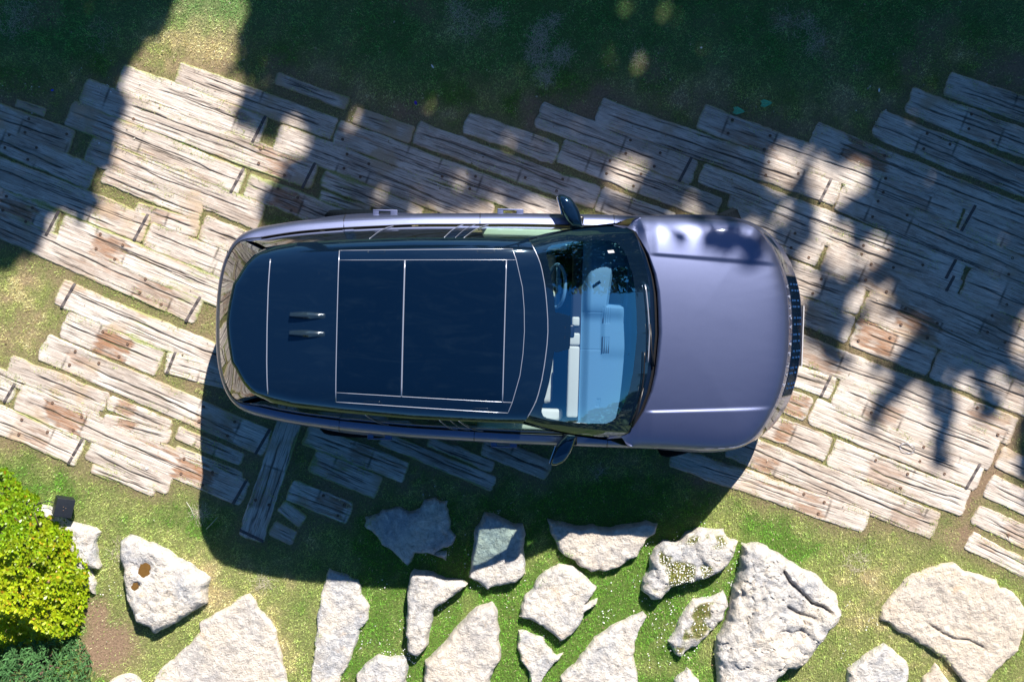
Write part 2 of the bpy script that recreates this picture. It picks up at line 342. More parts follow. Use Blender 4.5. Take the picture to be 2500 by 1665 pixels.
# ------------------------------------------------------------------ sleepers of the drive: x1,y1,x2,y2 (photo px on the ground), width px, seats (from, to, rust), strap, label
SL = [
(430,176,819,317,50,[(.0,.12,.0),(.46,.52,0)],None,'broad pale sleeper along the lawn, half in the bright patch and half in tree shade'),
(819,320,1385,531,53,[(.01,.30,.25),(.44,.62,.15)],None,'long grey-blue sleeper with eight bolt holes running down to the far door mirror'),
(672,190,850,256,30,[],None,'narrow broken sleeper half sunk in the lawn above the broad pale sleeper'),
(862,281,1008,331,40,[(.5,.95,.2)],None,'short earth-covered sleeper crossed by a thin sunlit streak'),
(1013,322,1460,485,52,[(.58,.82,.1)],None,'long blue-grey sleeper split by one dark lengthwise crack, above the rear door'),
(1135,297,1362,376,48,[(.70,.99,.1)],None,'weathered sleeper with a pale chip at its upper left end, under the lawn edge'),
(1368,367,1755,514,55,[(.0,.18,.0),(.27,.52,.1)],None,'sleeper above the bonnet with four bolt holes and the brightest sun fleck'),
(1314,279,1696,423,58,[(.54,.80,.1)],.94,'sleeper with ragged rotten upper end and a diagonal steel strap near the bonnet side'),
(1460,270,2048,476,56,[(.68,.84,.1)],.945,'very long blue-grey sleeper with three parallel cracks and a silver strap in a sun fleck'),
(1709,284,2346,527,58,[(.096,.28,.55),(.685,.876,.5)],None,'long sleeper with two dark rusty rail seats just below the two green fronds'),
(1984,328,2640,590,58,[(.12,.28,.8)],None,'shaded sleeper with a nearly black rail seat, third from the upper right corner'),
(2140,300,2720,535,64,[(.18,.32,.1)],None,'smooth navy-looking sleeper with a rounded end and a deep shadow under it'),
(2219,243,2760,450,60,[(.25,.42,.3)],None,'dirt-crusted rounded sleeper second from the upper right corner'),
(2312,205,2720,340,54,[(.4,.55,.3)],None,'uppermost sleeper in the upper right corner, ragged at the lawn'),
(1712,422,2350,668,46,[(.70,.88,.2)],.955,'grassy-hearted sleeper starting with a blue strap beside the green gap above the bonnet'),
(1779,489,2345,702,36,[(.55,.75,.1)],.955,'narrow sleeper with rotten middle ending under the blue strap on the right'),
(1790,531,2008,620,62,[(.6,.95,.0)],None,'short sleeper tucked against the front left corner of the car'),
(2014,622,2640,890,70,[(.15,.28,.45),(.62,.74,.3)],None,'wide sleeper in dappled shade with a central wavy crack, right of the headlight'),
(2050,477,2660,735,68,[(.12,.28,.1),(.66,.78,.1)],None,'wide shaded sleeper with a double curving crack, ending at the right frame edge'),
(2352,528,2700,668,62,[(.3,.5,.2)],.035,'sleeper at the right frame edge that begins with a blue steel strap'),
(2358,684,2720,830,72,[(.25,.5,.2)],None,'bolt-holed sleeper at the right frame edge below the strapped pair'),
(1890,661,2107,736,64,[(.05,.55,.1)],None,'short bolted sleeper in dappled light beside the grille'),
(2111,738,2730,990,68,[(.13,.29,.9)],None,'shaded sleeper with a twisted dark red rust scar right of the number plate'),
(1930,750,2080,806,62,[],None,'short dark sleeper directly in front of the number plate'),
(2084,809,2277,885,66,[(.02,.50,.9)],None,'short sleeper with an orange splintered rail seat lit by the sun'),
(2280,886,2680,1048,68,[(.45,.6,.2)],None,'bluish split sleeper in deep shade at the right edge, above the finger shadows'),
(1930,843,2478,1054,64,[(.0,.22,.7),(.80,.97,.6)],None,'sleeper with finger-shaped shadows and orange dirt starting at the car nose'),
(1905,905,2036,949,50,[],.85,'short sleeper with a silver strap touching the car nose'),
(2040,952,2432,1112,72,[(.20,.42,.5)],None,'light sleeper with a leaning pine-like shadow and orange splinters'),
(1905,972,1976,1003,54,[(.1,.9,.8)],None,'stub of rotten orange sleeper at the near headlight'),
(1982,1002,2394,1170,62,[(.62,.85,.1)],.955,'pale long-cracked sleeper with a loop of wire lying on it'),
(1845,1024,2026,1099,56,[(.30,.50,.8)],None,'short sleeper with a dark crack under the near front corner of the bumper'),
(2028,1103,2361,1231,62,[(.28,.58,.35)],None,'finely grooved pale sleeper with a single dark split and two bolt heads'),
(1780,1081,2287,1286,64,[(.13,.24,.9),(.80,.93,.4)],None,'long pale sleeper with a splintered orange knot at the edge of the car shadow'),
(1638,1113,2118,1276,50,[(.64,.80,.8)],None,'lowest sleeper right of the car shadow with an orange scar along the grass'),
(2438,1113,2640,1205,50,[],None,'sleeper at the right edge behind the earth gap, uppermost of that column'),
(2412,1184,2640,1290,54,[],None,'sleeper at the right edge, second in the column behind the earth gap'),
(2380,1254,2620,1368,48,[(.3,.6,.4)],None,'tan sleeper at the right edge with a small twig, beside the wide stone'),
(2365,1318,2600,1436,42,[],None,'half-buried tan sleeper nearest the wide stone at the right edge'),
(290,188,645,320,62,[(.80,.93,.5)],.965,'big sunlit sleeper below the bright grass patch, one strap in shade'),
(672,332,1200,532,60,[(.30,.44,.1)],None,'ragged sleeper with sun patches passing under the far rear door'),
(200,222,768,434,60,[(.10,.26,.0),(.74,.91,.75)],.975,'bleached sleeper with an orange seat and a blue strap above the rear wing'),
(785,435,1030,528,42,[],None,'grooved blue-grey sleeper with one small sun spot above the far rear handle'),
(778,476,905,517,25,[],None,'thin pale sleeper strip touching the far rear side of the car'),
(165,274,594,447,58,[(.30,.42,.1)],.965,'sunlit sleeper with overgrown seams and a grey strap inside the bright area'),
(600,451,900,567,56,[(.20,.45,.95)],None,'sleeper with a burnt brown seat in shadow beside the rear wing'),
(-100,250,176,350,58,[(.55,.97,.35)],None,'dark brown sleeper in shade near the left frame edge under the lawn'),
(212,362,640,533,58,[(.14,.30,.5)],None,'sunlit sleeper with small rusty dashes, left edge in a straight shadow'),
(-70,312,228,436,56,[(.25,.55,.2)],None,'shaded sleeper with a central dark crack at the left frame edge'),
(250,428,492,521,36,[],None,'narrow bleached sleeper bordered by vivid green moss'),
(-60,396,360,562,64,[(.68,.84,.6)],.962,'shaded-to-sunny sleeper with two wire hooks and a strap at its lower right end'),
(-120,448,137,549,60,[(.45,.8,.85)],.965,'shaded sleeper with an orange-lit rusty seat at the left frame edge'),
(145,553,720,793,64,[(.14,.28,1.)],None,'long white-grey sleeper with an orange seat running under the tailgate'),
(328,513,484,560,40,[(.1,.5,.4)],None,'short rounded bleached sleeper with rust specks'),
(357,569,620,678,58,[(.62,.66,0)],None,'swirly knotted sleeper meeting the car at its upper rear corner'),
(490,553,700,640,58,[],None,'short finely cracked sleeper touching the car at the far rear corner'),
(-80,512,487,762,62,[(.73,.88,.65)],.972,'long sleeper with rusty outline seat and charred strap left of the tailgate'),
(142,712,625,917,60,[],.05,'long silvery sleeper with a brown strap at its left end, beside dry lawn'),
(153,790,392,891,60,[(.34,.68,1.)],None,'short sleeper with a big orange rusty seat'),
(102,845,655,1084,62,[(.11,.26,.7),(.68,.86,.55)],.975,'very long sleeper with a triangular knot running into the car shadow'),
(402,882,560,925,50,[(.55,.95,.4)],.1,'short sleeper with a black strap just left of the rear bumper'),
(20,890,259,983,46,[],None,'silvery tapered sleeper with moss dots at the left'),
(262,981,416,1043,34,[(.15,.5,.8)],None,'small tapered sleeper with an orange streak and a bolt hole'),
(-60,890,243,1014,28,[],None,'thin white sleeper strip with moss seams at the left'),
(251,1026,417,1068,34,[(.15,.45,.8)],None,'small silver sleeper with rounded end left of the car shadow'),
(-100,905,33,963,48,[],.93,'sleeper end with a brown strap at the left frame edge'),
(40,968,600,1206,62,[(.12,.29,1.),(.70,.86,.9)],.975,'very long sleeper with two orange rusty seats ending in the car shadow'),
(-80,990,198,1108,62,[(.42,.72,.6)],.95,'sleeper with hollowed brown seat and strap, lowest at the left frame edge'),
(212,1098,416,1188,42,[],None,'pale grooved sleeper bordering the lower left lawn'),
(222,1142,378,1202,22,[],None,'thin crumbling sleeper strip along the lower left lawn'),
(430,1057,592,1122,32,[(.3,.6,.4)],None,'pale broken sleeper crossing into the car shadow'),
(425,1099,590,1166,24,[],None,'thin mossy sleeper strip crossing into the car shadow'),
(728,968,611,1318,56,[(.5,.78,.5)],.97,'single crosswise sleeper lying in the car shadow'),
(745,1058,992,1154,50,[(.45,.65,.5)],None,'blue-shaded sleeper with a ragged pointed end in the car shadow'),
(760,1122,926,1193,54,[(.3,.5,.3)],None,'middle shaded sleeper with three bolt holes between two others'),
(704,1195,857,1253,50,[(.45,.95,.8)],None,'shaded sleeper with brown-red half beside the crosswise one'),
(684,1232,742,1276,34,[],None,'mossy sleeper fragment in the car shadow, nearly swallowed by grass'),
(662,1286,720,1316,34,[],None,'lone pale sleeper stub at the lower edge of the car shadow'),
(930,1068,1206,1182,34,[],None,'shaded sleeper under the near rear handle, pointed at the grass'),
(1045,1076,1205,1140,26,[],None,'thin dark sleeper beside the one under the near rear handle'),
(1180,1084,1342,1150,48,[(.1,.4,.4)],None,'shaded sleeper end under the near front door'),
(1459,484,1645,552,55,[(.1,.4,.1)],None,'short bolted sleeper right of the far door mirror'),
(36,250,112,276,20,[],None,'small sunk sleeper stub in the shaded left lawn'),
]
OVERGROWN = [(60,430,210,478,9),(370,440,505,500,12),(1775,440,1900,500,16),(1660,455,1810,500,14),(2130,560,2290,650,16),(2030,550,2140,600,6),(330,255,420,290,8),
 (345,560,460,560,0),(235,505,240,560,10),(390,880,420,900,12),(500,1085,550,1100,16),(470,1040,520,1070,10),(1650,960,1700,990,0),(2015,1050,2030,1075,8),(2310,470,2360,500,12),
 (640,1190,720,1260,10),(480,210,560,270,16),(560,270,640,320,18),(540,330,600,390,18),(1180,1060,1300,1100,10),(560,1080,600,1130,12),(280,690,460,760,6),(2050,330,2260,420,5)]
WOODZ = .020
UPW = [(-50,240),(120,270),(300,190),(430,150),(560,170),(700,200),(850,255),(1000,320),(1100,285),(1250,290),(1350,270),(1480,275),(1600,285),(1700,265),(1850,300),(2000,320),(2120,290),(2220,220),(2330,180),(2500,210)]
UPX = [P(a, b)[0] for a, b in UPW]; UPY = [P(a, b)[1] for a, b in UPW]
RECTS = []
wood_objs = []
def bolt_mesh():
    v, f = lathe([(0.0, .004), (.007, .004), (.008, .0075), (.0125, .0075), (.0145, .004), (.0145, -.01)], 10, 'z')
    me = bpy.data.meshes.new('bolt'); me.from_pydata(v, [], f); me.materials.append(M['bolt'])
    me.polygons.foreach_set('use_smooth', [True]*len(me.polygons)); return me
BOLT = bolt_mesh()
for idx, (x1, y1, x2, y2, w, seats, strap, label) in enumerate(SL):
    a = np.array(P(x1, y1, WOODZ)); b = np.array(P(x2, y2, WOODZ)); c = (a+b)/2; d = b-a; L = float(np.hypot(*d)); th = math.atan2(d[1], d[0]); Wd = w/257*1.12
    RECTS.append((c[0], c[1], math.cos(th), math.sin(th), L/2, Wd/2))
    nx = max(12, int(L/.018)); ny = max(8, int(Wd/.0055))
    s = np.concatenate([[0], np.linspace(0, 1, nx+1), [1]]); t = np.concatenate([[0], np.linspace(0, 1, ny+1), [1]])
    S, T = np.meshgrid(s, t, indexing='ij'); S = S.ravel(); T = T.ravel(); sd = idx*13+3
    x = (S-.5)*L; tt = T*2-1
    rag = .010 + .012*hash2(np.array([idx]), np.array([5]), 1)[0]
    e1 = (fbm(x*4+idx*7, x*0+.3, sd, 4)-.5)*rag*2+(fbm(x*22, x*0+.7, sd+9, 3)-.5)*rag*.7
    e2 = (fbm(x*4+idx*3, x*0+9.3, sd+4, 4)-.5)*rag*2+(fbm(x*22, x*0+3.7, sd+19, 3)-.5)*rag*.7
    y = np.where(tt > 0, tt*(Wd/2+e1), tt*(Wd/2+e2))
    endn = (fbm(y*14+idx, y*0+1.3, sd+31, 3)-.5)*.035
    kx = np.abs(S*2-1)**12
    rc = .02*np.abs(tt)**6
    x = x+np.sign(x)*kx*(endn-rc)
    edge = np.minimum(np.minimum(T, 1-T)*Wd, np.minimum(S, 1-S)*L)
    z = WOODZ+(fbm(x*2, y*9, sd+2, 3)-.5)*.008-.008*np.exp(-edge/.006)+(fbm(x*5, y*90, sd+5, 3)-.5)*.005
    G = np.zeros_like(x)
    rr = random.Random(idx*31+5)
    ncr = rr.randint(5, 9)
    for k in range(ncr):
        main = (k == 0)
        y0 = rr.uniform(-.12, .12)*Wd if main else rr.uniform(-.42, .42)*Wd
        ln = (rr.uniform(.6, 1.1) if main else rr.uniform(.2, .6))*L; x0 = rr.uniform(-.5, .5)*max(0, L-ln)
        yk = y0+(fbm((x+k*9)*1.3, x*0+k, sd+k, 3)-.5)*(.07 if main else .03)+(fbm(x*9, x*0+k*3, sd+40+k, 2)-.5)*.010
        cw = (rr.uniform(.004, .007) if main else rr.uniform(.0025, .0045))*(0.5+fbm(x*7, x*0+k*2.2, sd+60+k, 2))
        am = np.exp(-((y-yk)/cw)**2)*sstep(0, .12, .5*ln-np.abs(x-x0))
        am = am*sstep(.25, .45, fbm(x*3, x*0+k*7, sd+80, 2)+(.25 if main else .05))
        G = np.maximum(G, am); z = z-am*(.014 if main else .008)
    R = np.zeros_like(x); B = np.zeros_like(x)
    for (sa, sb, ru) in seats:
        ru = ru*(.75+.25*rr.random())
        for q in (sa, sb):
            xq = (q-.5)*L+y*.04
            if .02 < q < .98:
                am = np.exp(-((x-xq)/.004)**2)*.8; G = np.maximum(G, am*(np.abs(tt) < .985)); z = z-am*.006
        jx = (fbm(y*38+idx, x*2, sd+51, 3)-.5)*.16; ins = sstep(-.01, .03, (S-sa)*L+jx)*sstep(-.01, .03, (sb-S)*L-jx)*sstep(0, .10, .92-np.abs(tt+.12*math.sin(idx))+(fbm(x*11, y*11, sd+3, 3)-.5)*.35)
        nzr = sstep(.36, .60, fbm(x*5+idx, y*22, sd+7, 4)+.12*(ru > .7)); B = np.maximum(B, ins*(.25+.35*ru)*(.6+.4*nzr)); R = np.maximum(R, ins*ru*nzr); z = z-ins*.005*(ru > .3)
    z = np.where((t[None, :]*np.ones((len(s), 1))).ravel() >= 0, z, z)
    Zg = z.reshape(len(s), len(t)); Zg[0, :] = Zg[-1, :] = -.02; Zg[:, 0] = Zg[:, -1] = -.02
    stk = sstep(.60, .74, fbm(x*2.2+idx*3, y*26, sd+91, 4))*sstep(.45, .65, fbm(x*1.1+idx, y*3, sd+95, 2)); R = np.maximum(R, .8*stk*rr.choice([0, .3, .6, 1.])); B = np.maximum(B, .6*sstep(.55, .75, fbm(x*1.6+idx*5, y*7, sd+97, 3))*rr.choice([0, .4, 1.]))
    wx = c[0]+x*math.cos(th)-y*math.sin(th); wy = c[1]+x*math.sin(th)+y*math.cos(th)
    mz = fbm(wx*2.0, wy*2.0, 121, 3); me_ = np.exp(-np.maximum(0, edge)/.016); mn_ = fbm(x*9+idx, y*30, sd+111, 4)
    MO = .8*np.clip(sstep(.44, .62, mn_*.45+me_*.40+(mz-.5)*.8-.02), 0, 1)*sstep(2.6, 1.2, wx); DI = sstep(.50, .66, fbm(wx*4, wy*4, 131, 4)*.75+me_*.22+.25*np.exp(-max(0., float(np.interp(c[0], UPX, UPY)-c[1]))/.15))*.85
    V = np.stack([x, y, Zg.ravel()], 1)
    o = mesh('timber_sleeper', V, grid(len(s)-1, len(t)-1), M['wood'], attrs={'wear': np.stack([R, G, B], 1), 'moss': np.stack([MO, DI, DI*0], 1)})
    o.location = (c[0], c[1], 0); o.rotation_euler = (0, 0, th)
    tag(o, label, 'railway sleeper', 'old railway sleepers paving the drive')
    for (sa, sb, ru) in seats:
        if (sb-sa)*L < .3: continue
        for q, yy in ((sa+.03/L*1.5, .3), (sa+.06/L, -.22), (sb-.05/L, .25), (sb-.07/L, -.3)):
            if rr.random() < .75:
                bo = bpy.data.objects.new('bolt', BOLT); COL.objects.link(bo); bo.parent = o
                bo.location = ((q-.5)*L+rr.uniform(-.01, .01), yy*Wd, WOODZ-.002)
    if strap:
        xs = (strap-.5)*L; hw = .0135; n = 10
        vv = []
        for i in range(n+1):
            yy = (-.5+i/n)*Wd*1.02; zz = WOODZ+.004+.004*math.sin(i*1.7)
            sk = yy*.12
            for (dx, dz) in ((-hw, -.01), (-hw, 0.002), (hw, 0.002), (hw, -.01)): vv.append((xs+dx+sk, yy, zz+dz))
        ff = [(i*4+k, i*4+k+1, i*4+k+5, i*4+k+4) for i in range(n) for k in range(3)]+[(0, 1, 2, 3), (n*4+3, n*4+2, n*4+1, n*4)]
        mesh('metal_strap', vv, ff, M['strap'], o, smooth=False)

# ------------------------------------------------------------------ stones
def tl(pts, ox, s=2.613, oy=1065): return [(ox+a/s, oy+b/s) for a, b in pts]
ROCKS = [
('rounded grey boulder with a brown puddle in its hollow, beside the spotlight', .16, 'rough', tl([(750,680),(800,640),(860,660),(950,690),(1050,740),(1170,810),(1260,870),(1320,910),(1315,1080),(1250,1120),(1180,1160),(1080,1220),(990,1275),(940,1240),(850,1200),(840,1140),(800,1060),(775,950),(770,860),(755,780)],0)),
('large flat pale slab with a peaked top, left of the tall narrow slab', .05, 'flat', tl([(1590,1010),(1640,1060),(1660,1110),(1720,1160),(1760,1240),(1780,1330),(1810,1430),(1840,1568),(1850,1680),(940,1680),(980,1540),(1040,1470),(1120,1400),(1200,1330),(1270,1250),(1270,1190),(1350,1150),(1440,1090),(1520,1030)],0)),
('tall narrow flat slab whose top end lies in the car shadow', .05, 'flat', [(803,1386),(788,1432),(773,1509),(769,1574),(754,1665),(752,1710),(820,1710),(834,1650),(857,1612),(873,1559),(876,1536),(901,1513),(903,1478),(884,1451),(873,1417),(838,1402),(808,1390)]),
('small stone tip cut off by the lower edge beside the juniper', .08, 'flat', tl([(690,1568),(780,1525),(850,1525),(900,1568),(940,1680),(640,1680)],0)),
('jagged pale edging rock partly hidden by the yellow-green shrub', .10, 'rough', tl([(60,330),(110,375),(200,410),(300,460),(370,500),(420,550),(530,570),(600,590),(640,620),(615,680),(610,770),(640,830),(620,860),(560,850),(605,950),(590,1010),(540,990),(440,850),(420,650),(330,560),(220,500),(110,430)],0)),
('ragged blue-shaded flat stone entirely inside the car shadow', .05, 'flat', tl([(235,510),(320,500),(345,470),(400,460),(460,448),(520,478),(590,455),(610,410),(640,400),(690,385),(720,415),(765,408),(760,450),(770,470),(790,540),(780,590),(820,640),(790,690),(690,740),(760,735),(750,795),(640,740),(560,750),(545,800),(510,830),(430,760),(350,690),(290,630),(235,570)],800)),
('block stone carrying the shadow of the door mirror', .13, 'mid', tl([(1000,495),(1100,520),(1180,560),(1250,570),(1270,640),(1250,720),(1270,830),(1265,880),(1200,940),(1080,965),(1020,990),(950,940),(900,910),(910,800),(930,680),(930,620),(960,570)],800)),
('wide cream stone with its top strip in the car shadow', .11, 'mid', tl([(1395,535),(1500,550),(1580,575),(1700,570),(1800,590),(1900,570),(1990,560),(2030,540),(2110,570),(2090,620),(2030,670),(2010,720),(1980,770),(1900,820),(1800,865),(1680,870),(1620,850),(1580,800),(1500,760),(1470,730),(1430,650)],800)),
('crescent-shaped stone with a thick black shadow on its left and moss at its right', .17, 'mid', tl([(540,870),(640,885),(740,925),(850,930),(880,960),(800,1030),(730,1075),(675,1110),(655,1210),(635,1330),(590,1390),(560,1400),(510,1370),(500,1250),(500,1100),(505,980),(520,920)],800)),
('triangular pale stone with an ochre left rim at the lower edge', .15, 'mid', tl([(1050,1065),(1080,1110),(1095,1230),(1090,1330),(1110,1420),(1060,1500),(1040,1568),(1040,1680),(620,1680),(610,1540),(620,1450),(680,1380),(760,1300),(830,1220),(900,1150),(960,1090)],800)),
('diamond-shaped grey stone with a crack across its lower right corner', .12, 'mid', tl([(1480,820),(1560,835),(1650,900),(1715,970),(1700,1010),(1640,1070),(1730,1040),(1725,1080),(1640,1140),(1600,1220),(1560,1270),(1480,1315),(1430,1270),(1370,1220),(1290,1180),(1225,1165),(1230,1100),(1250,1030),(1310,970),(1350,900),(1430,840)],800)),
('small slim stone below the diamond-shaped stone', .07, 'flat', tl([(1220,1235),(1290,1255),(1380,1290),(1400,1350),(1470,1400),(1510,1390),(1440,1470),(1380,1540),(1320,1680),(1290,1680),(1280,1500),(1230,1430),(1205,1330)],800)),
('long grey stone rising to a narrow tip at upper right, at the lower edge', .10, 'mid', tl([(2020,1120),(2040,1160),(2000,1220),(1970,1300),(1950,1400),(1970,1490),(1990,1568),(1990,1680),(1470,1680),(1490,1550),(1560,1470),(1640,1380),(1700,1290),(1780,1240),(1850,1200),(1940,1150)],800)),
('low rounded stone cut off by the lower edge, right of the tall narrow slab', .10, 'mid', tl([(320,1405),(400,1410),(500,1415),(510,1480),(500,1560),(520,1680),(180,1680),(180,1530),(230,1470)],800)),
('lumpy white rock overgrown with flowering ground cover', .17, 'mossy', [(1571,1444),(1574,1415),(1590,1390),(1592,1367),(1600,1345),(1612,1333),(1625,1325),(1652,1328),(1678,1308),(1712,1294),(1768,1298),(1775,1315),(1802,1328),(1795,1352),(1775,1385),(1745,1405),(1716,1415),(1678,1425),(1642,1434),(1620,1461),(1598,1466)]),
('small stone with a moss-grown middle left of the biggest grey rock', .09, 'mossy', tl([(430,1005),(450,1040),(460,1100),(430,1160),(390,1220),(340,1270),(300,1310),(240,1350),(200,1370),(185,1410),(130,1390),(90,1310),(130,1250),(150,1180),(200,1100),(240,1050),(330,1040)],1600)),
('biggest craggy grey rock with two dark fissures', .20, 'crag', tl([(570,700),(680,690),(750,730),(850,790),(920,840),(1040,890),(1100,950),(1180,1020),(1185,1090),(1210,1130),(1180,1190),(1110,1250),(1090,1310),(1010,1420),(950,1480),(850,1510),(790,1568),(770,1680),(420,1680),(400,1500),(385,1400),(410,1300),(460,1200),(490,1100),(500,980),(540,880),(560,780)],1600)),
('very wide tan stone with a wavy crack near the right edge', .07, 'mid', tl([(1440,1110),(1500,1040),(1560,960),(1650,880),(1780,840),(1830,810),(1910,810),(1980,860),(2070,880),(2180,910),(2210,970),(2280,990),(2330,1040),(2352,1090),(2380,1150),(2352,1250),(2320,1370),(2240,1440),(2170,1500),(2120,1568),(2100,1610),(1980,1590),(1950,1540),(1850,1430),(1740,1360),(1660,1300),(1560,1260),(1500,1210),(1435,1180)],1600)),
('grey stone at the lower edge between the biggest rock and the tan one', .09, 'mid', tl([(1470,1325),(1530,1370),(1620,1440),(1620,1520),(1590,1680),(1230,1680),(1230,1490),(1290,1450),(1380,1380)],1600)),
('tiny ochre stone tip at the lower edge under the tan stone', .06, 'flat', tl([(1790,1450),(1830,1500),(1880,1568),(1900,1680),(1690,1680),(1710,1540),(1760,1500)],1600)),
('small grey stone tip at the lower edge left of the biggest rock', .09, 'mid', tl([(210,1490),(240,1530),(290,1568),(290,1680),(110,1680),(120,1560)],1600)),
]
def resample(poly, step):
    out = []
    n = len(poly)
    for i in range(n):
        a = np.array(poly[i]); b = np.array(poly[(i+1) % n]); m = max(1, int(np.hypot(*(b-a))/step))
        for k in range(m): out.append(a+(b-a)*k/m)
    return np.array(out)
def poly_dist(X, Y, poly):
    """distance to polygon outline, positive inside"""
    n = len(poly); dmin = np.full(X.shape, 1e9); ins = np.zeros(X.shape, bool)
    for i in range(n):
        x1, y1 = poly[i]; x2, y2 = poly[(i+1) % n]
        dx, dy = x2-x1, y2-y1; t = np.clip(((X-x1)*dx+(Y-y1)*dy)/(dx*dx+dy*dy+1e-12), 0, 1)
        dmin = np.minimum(dmin, np.hypot(X-x1-t*dx, Y-y1-t*dy))
        cnd = ((y1 > Y) != (y2 > Y)) & (X < (x2-x1)*(Y-y1)/(y2-y1+1e-12)+x1); ins ^= cnd
    return np.where(ins, dmin, -dmin)
ROCKP = []; ROCKH = []
KH = {}
for ri, (label, h, kind, px) in enumerate(ROCKS):
    base = np.array([P(a, b, h*.8) for a, b in px])
    if True:
        ctr = base.mean(0); base = resample(base, .035)
        nn = np.stack([vnoise(base[:, 0]*17+ri, base[:, 1]*17, 5+ri), vnoise(base[:, 0]*17+50, base[:, 1]*17, 9+ri)], 1)-.5
        base = base+nn*.028
        if kind == 'mossy' or ri == 8: base = base.mean(0)+(base-base.mean(0))*1.04
    ROCKP.append(base); ROCKH.append(h)
    x0, y0 = base.min(0); x1, y1 = base.max(0); st = .014
    gx, gy = np.meshgrid(np.arange(x0, x1, st), np.arange(y0, y1, st), indexing='ij')
    gx = gx.ravel()+RNG.uniform(-.3, .3, gx.size)*st; gy = gy.ravel()+RNG.uniform(-.3, .3, gy.size)*st
    dd = poly_dist(gx, gy, base); k = dd > st*.55; gx, gy = gx[k], gy[k]
    bp = resample(base, .018); allp = [Vector((p[0], p[1])) for p in bp]+[Vector((a, b)) for a, b in zip(gx, gy)]
    nb = len(bp); ed = [(i, (i+1) % nb) for i in range(nb)]
    vo, eo, fo, *_ = geometry.delaunay_2d_cdt(allp, ed, [], 1, 1e-6)
    vo = np.array([(v.x, v.y) for v in vo]); X, Y = vo[:, 0], vo[:, 1]
    d = np.maximum(0, poly_dist(X, Y, base))
    amp = dict(flat=.012, mid=.028, rough=.05, crag=.075, mossy=.06)[kind]
    r = dict(flat=.02, mid=.035, rough=.06, crag=.07, mossy=.05)[kind]
    nz = (fbm(X*3+ri*5, Y*3, 11+ri, 3)-.5)*amp*1.6+(fbm(X*9+ri, Y*9, 21+ri, 4)-.5)*amp*.9
    rid = np.abs(fbm(X*6+ri*3, Y*6, 31+ri, 4)-.5); nz = nz-np.exp(-(rid/.018)**2)*amp*.28
    dj = np.maximum(0, d+(fbm(X*14, Y*14, 43+ri, 3)-.5)*.03*sstep(0, .02, d))
    z = h*(1-np.exp(-dj/r*2.4))**.7*.97+nz*sstep(0, .05, d)+.01+(fbm(X*20, Y*20, 41+ri, 4, .62)-.5)*.020*sstep(0, .03, d)+(X-X.mean())*.03
    G = np.exp(-(rid/.010)**2)*.35*sstep(.02, .05, d); R = np.zeros_like(z)
    # tilt: stones dip slightly
    if kind == 'crag':
        for (a, b, dep) in (([(1917,1398),(1930,1422),(1955,1445),(1985,1475),(2010,1482),(2031,1498)], None, .05), ([(1927,1485),(1950,1500),(1990,1511)], None, .03), ([(1800,1430),(1815,1448),(1812,1460)], None, .02)):
            pts = [P(q[0], q[1], h) for q in a]; dm = np.full(X.shape, 9.)
            for i in range(len(pts)-1):
                (xa, ya), (xb, yb) = pts[i], pts[i+1]; dx, dy = xb-xa, yb-ya; t = np.clip(((X-xa)*dx+(Y-ya)*dy)/(dx*dx+dy*dy), 0, 1)
                dm = np.minimum(dm, np.hypot(X-xa-t*dx, Y-ya-t*dy))
            k = np.exp(-(dm/.016)**2); z = z-k*dep*1.4; G = np.maximum(G, k*.5)
    if ri == 17:
        pts = [P(*q, h) for q in [(2270,1524),(2300,1545),(2330,1560),(2365,1562),(2400,1580)]]; dm = np.full(X.shape, 9.)
        for i in range(len(pts)-1):
            (xa, ya), (xb, yb) = pts[i], pts[i+1]; dx, dy = xb-xa, yb-ya; t = np.clip(((X-xa)*dx+(Y-ya)*dy)/(dx*dx+dy*dy), 0, 1)
            dm = np.minimum(dm, np.hypot(X-xa-t*dx, Y-ya-t*dy))
        k = np.exp(-(dm/.01)**2); z -= k*.03; G = np.maximum(G, k*.5)
    if ri == 0:
        for (qx, qy, rx, ry, dep) in ((352,1390,.075,.10,.07),(330,1432,.045,.04,.06)):
            cx, cy = P(qx, qy, h); q = ((X-cx)/rx)**2+((Y-cy)/ry)**2; z = z-np.exp(-q*1.1)*dep
    if kind == 'mossy':
        mo = sstep(.42, .52, fbm(X*5+4, Y*5, 77+ri, 3))*sstep(.02, .06, d); R = mo; z = z-.02*mo
        KH[ri] = (X, Y, z, mo)
    cx, cy = X.mean(), Y.mean()
    V = np.stack([X-cx, Y-cy, z], 1)
    bnd = set(); from collections import Counter
    ec = Counter()
    for f in fo:
        for i in range(len(f)): ec[tuple(sorted((f[i], f[(i+1) % len(f)])))] += 1
    F = [tuple(f) for f in fo]; V = list(map(tuple, V)); skirt = {}
    def low(i):
        if i not in skirt: skirt[i] = len(V); V.append((V[i][0]*.97, V[i][1]*.97, -.06))
        return skirt[i]
    for f in fo:
        for i in range(len(f)):
            e = (f[i], f[(i+1) % len(f)])
            if ec[tuple(sorted(e))] == 1: F.append((e[1], e[0], low(e[0]), low(e[1])))
    att = np.zeros((len(V), 3), np.float32); att[:len(X), 0] = R; att[:len(X), 1] = G; att[:, 2] = {17: .8, 19: 1., 9: .35, 7: .45, 1: .35}.get(ri, 0.)
    o = mesh('stepping_stone' if kind in ('flat', 'mid') else 'boulder', V, F, M['rock'], attrs={'wear': att}, auto=55)
    o.location = (cx, cy, 0); tag(o, label, 'stone', 'pale limestone rocks set in the lawn')
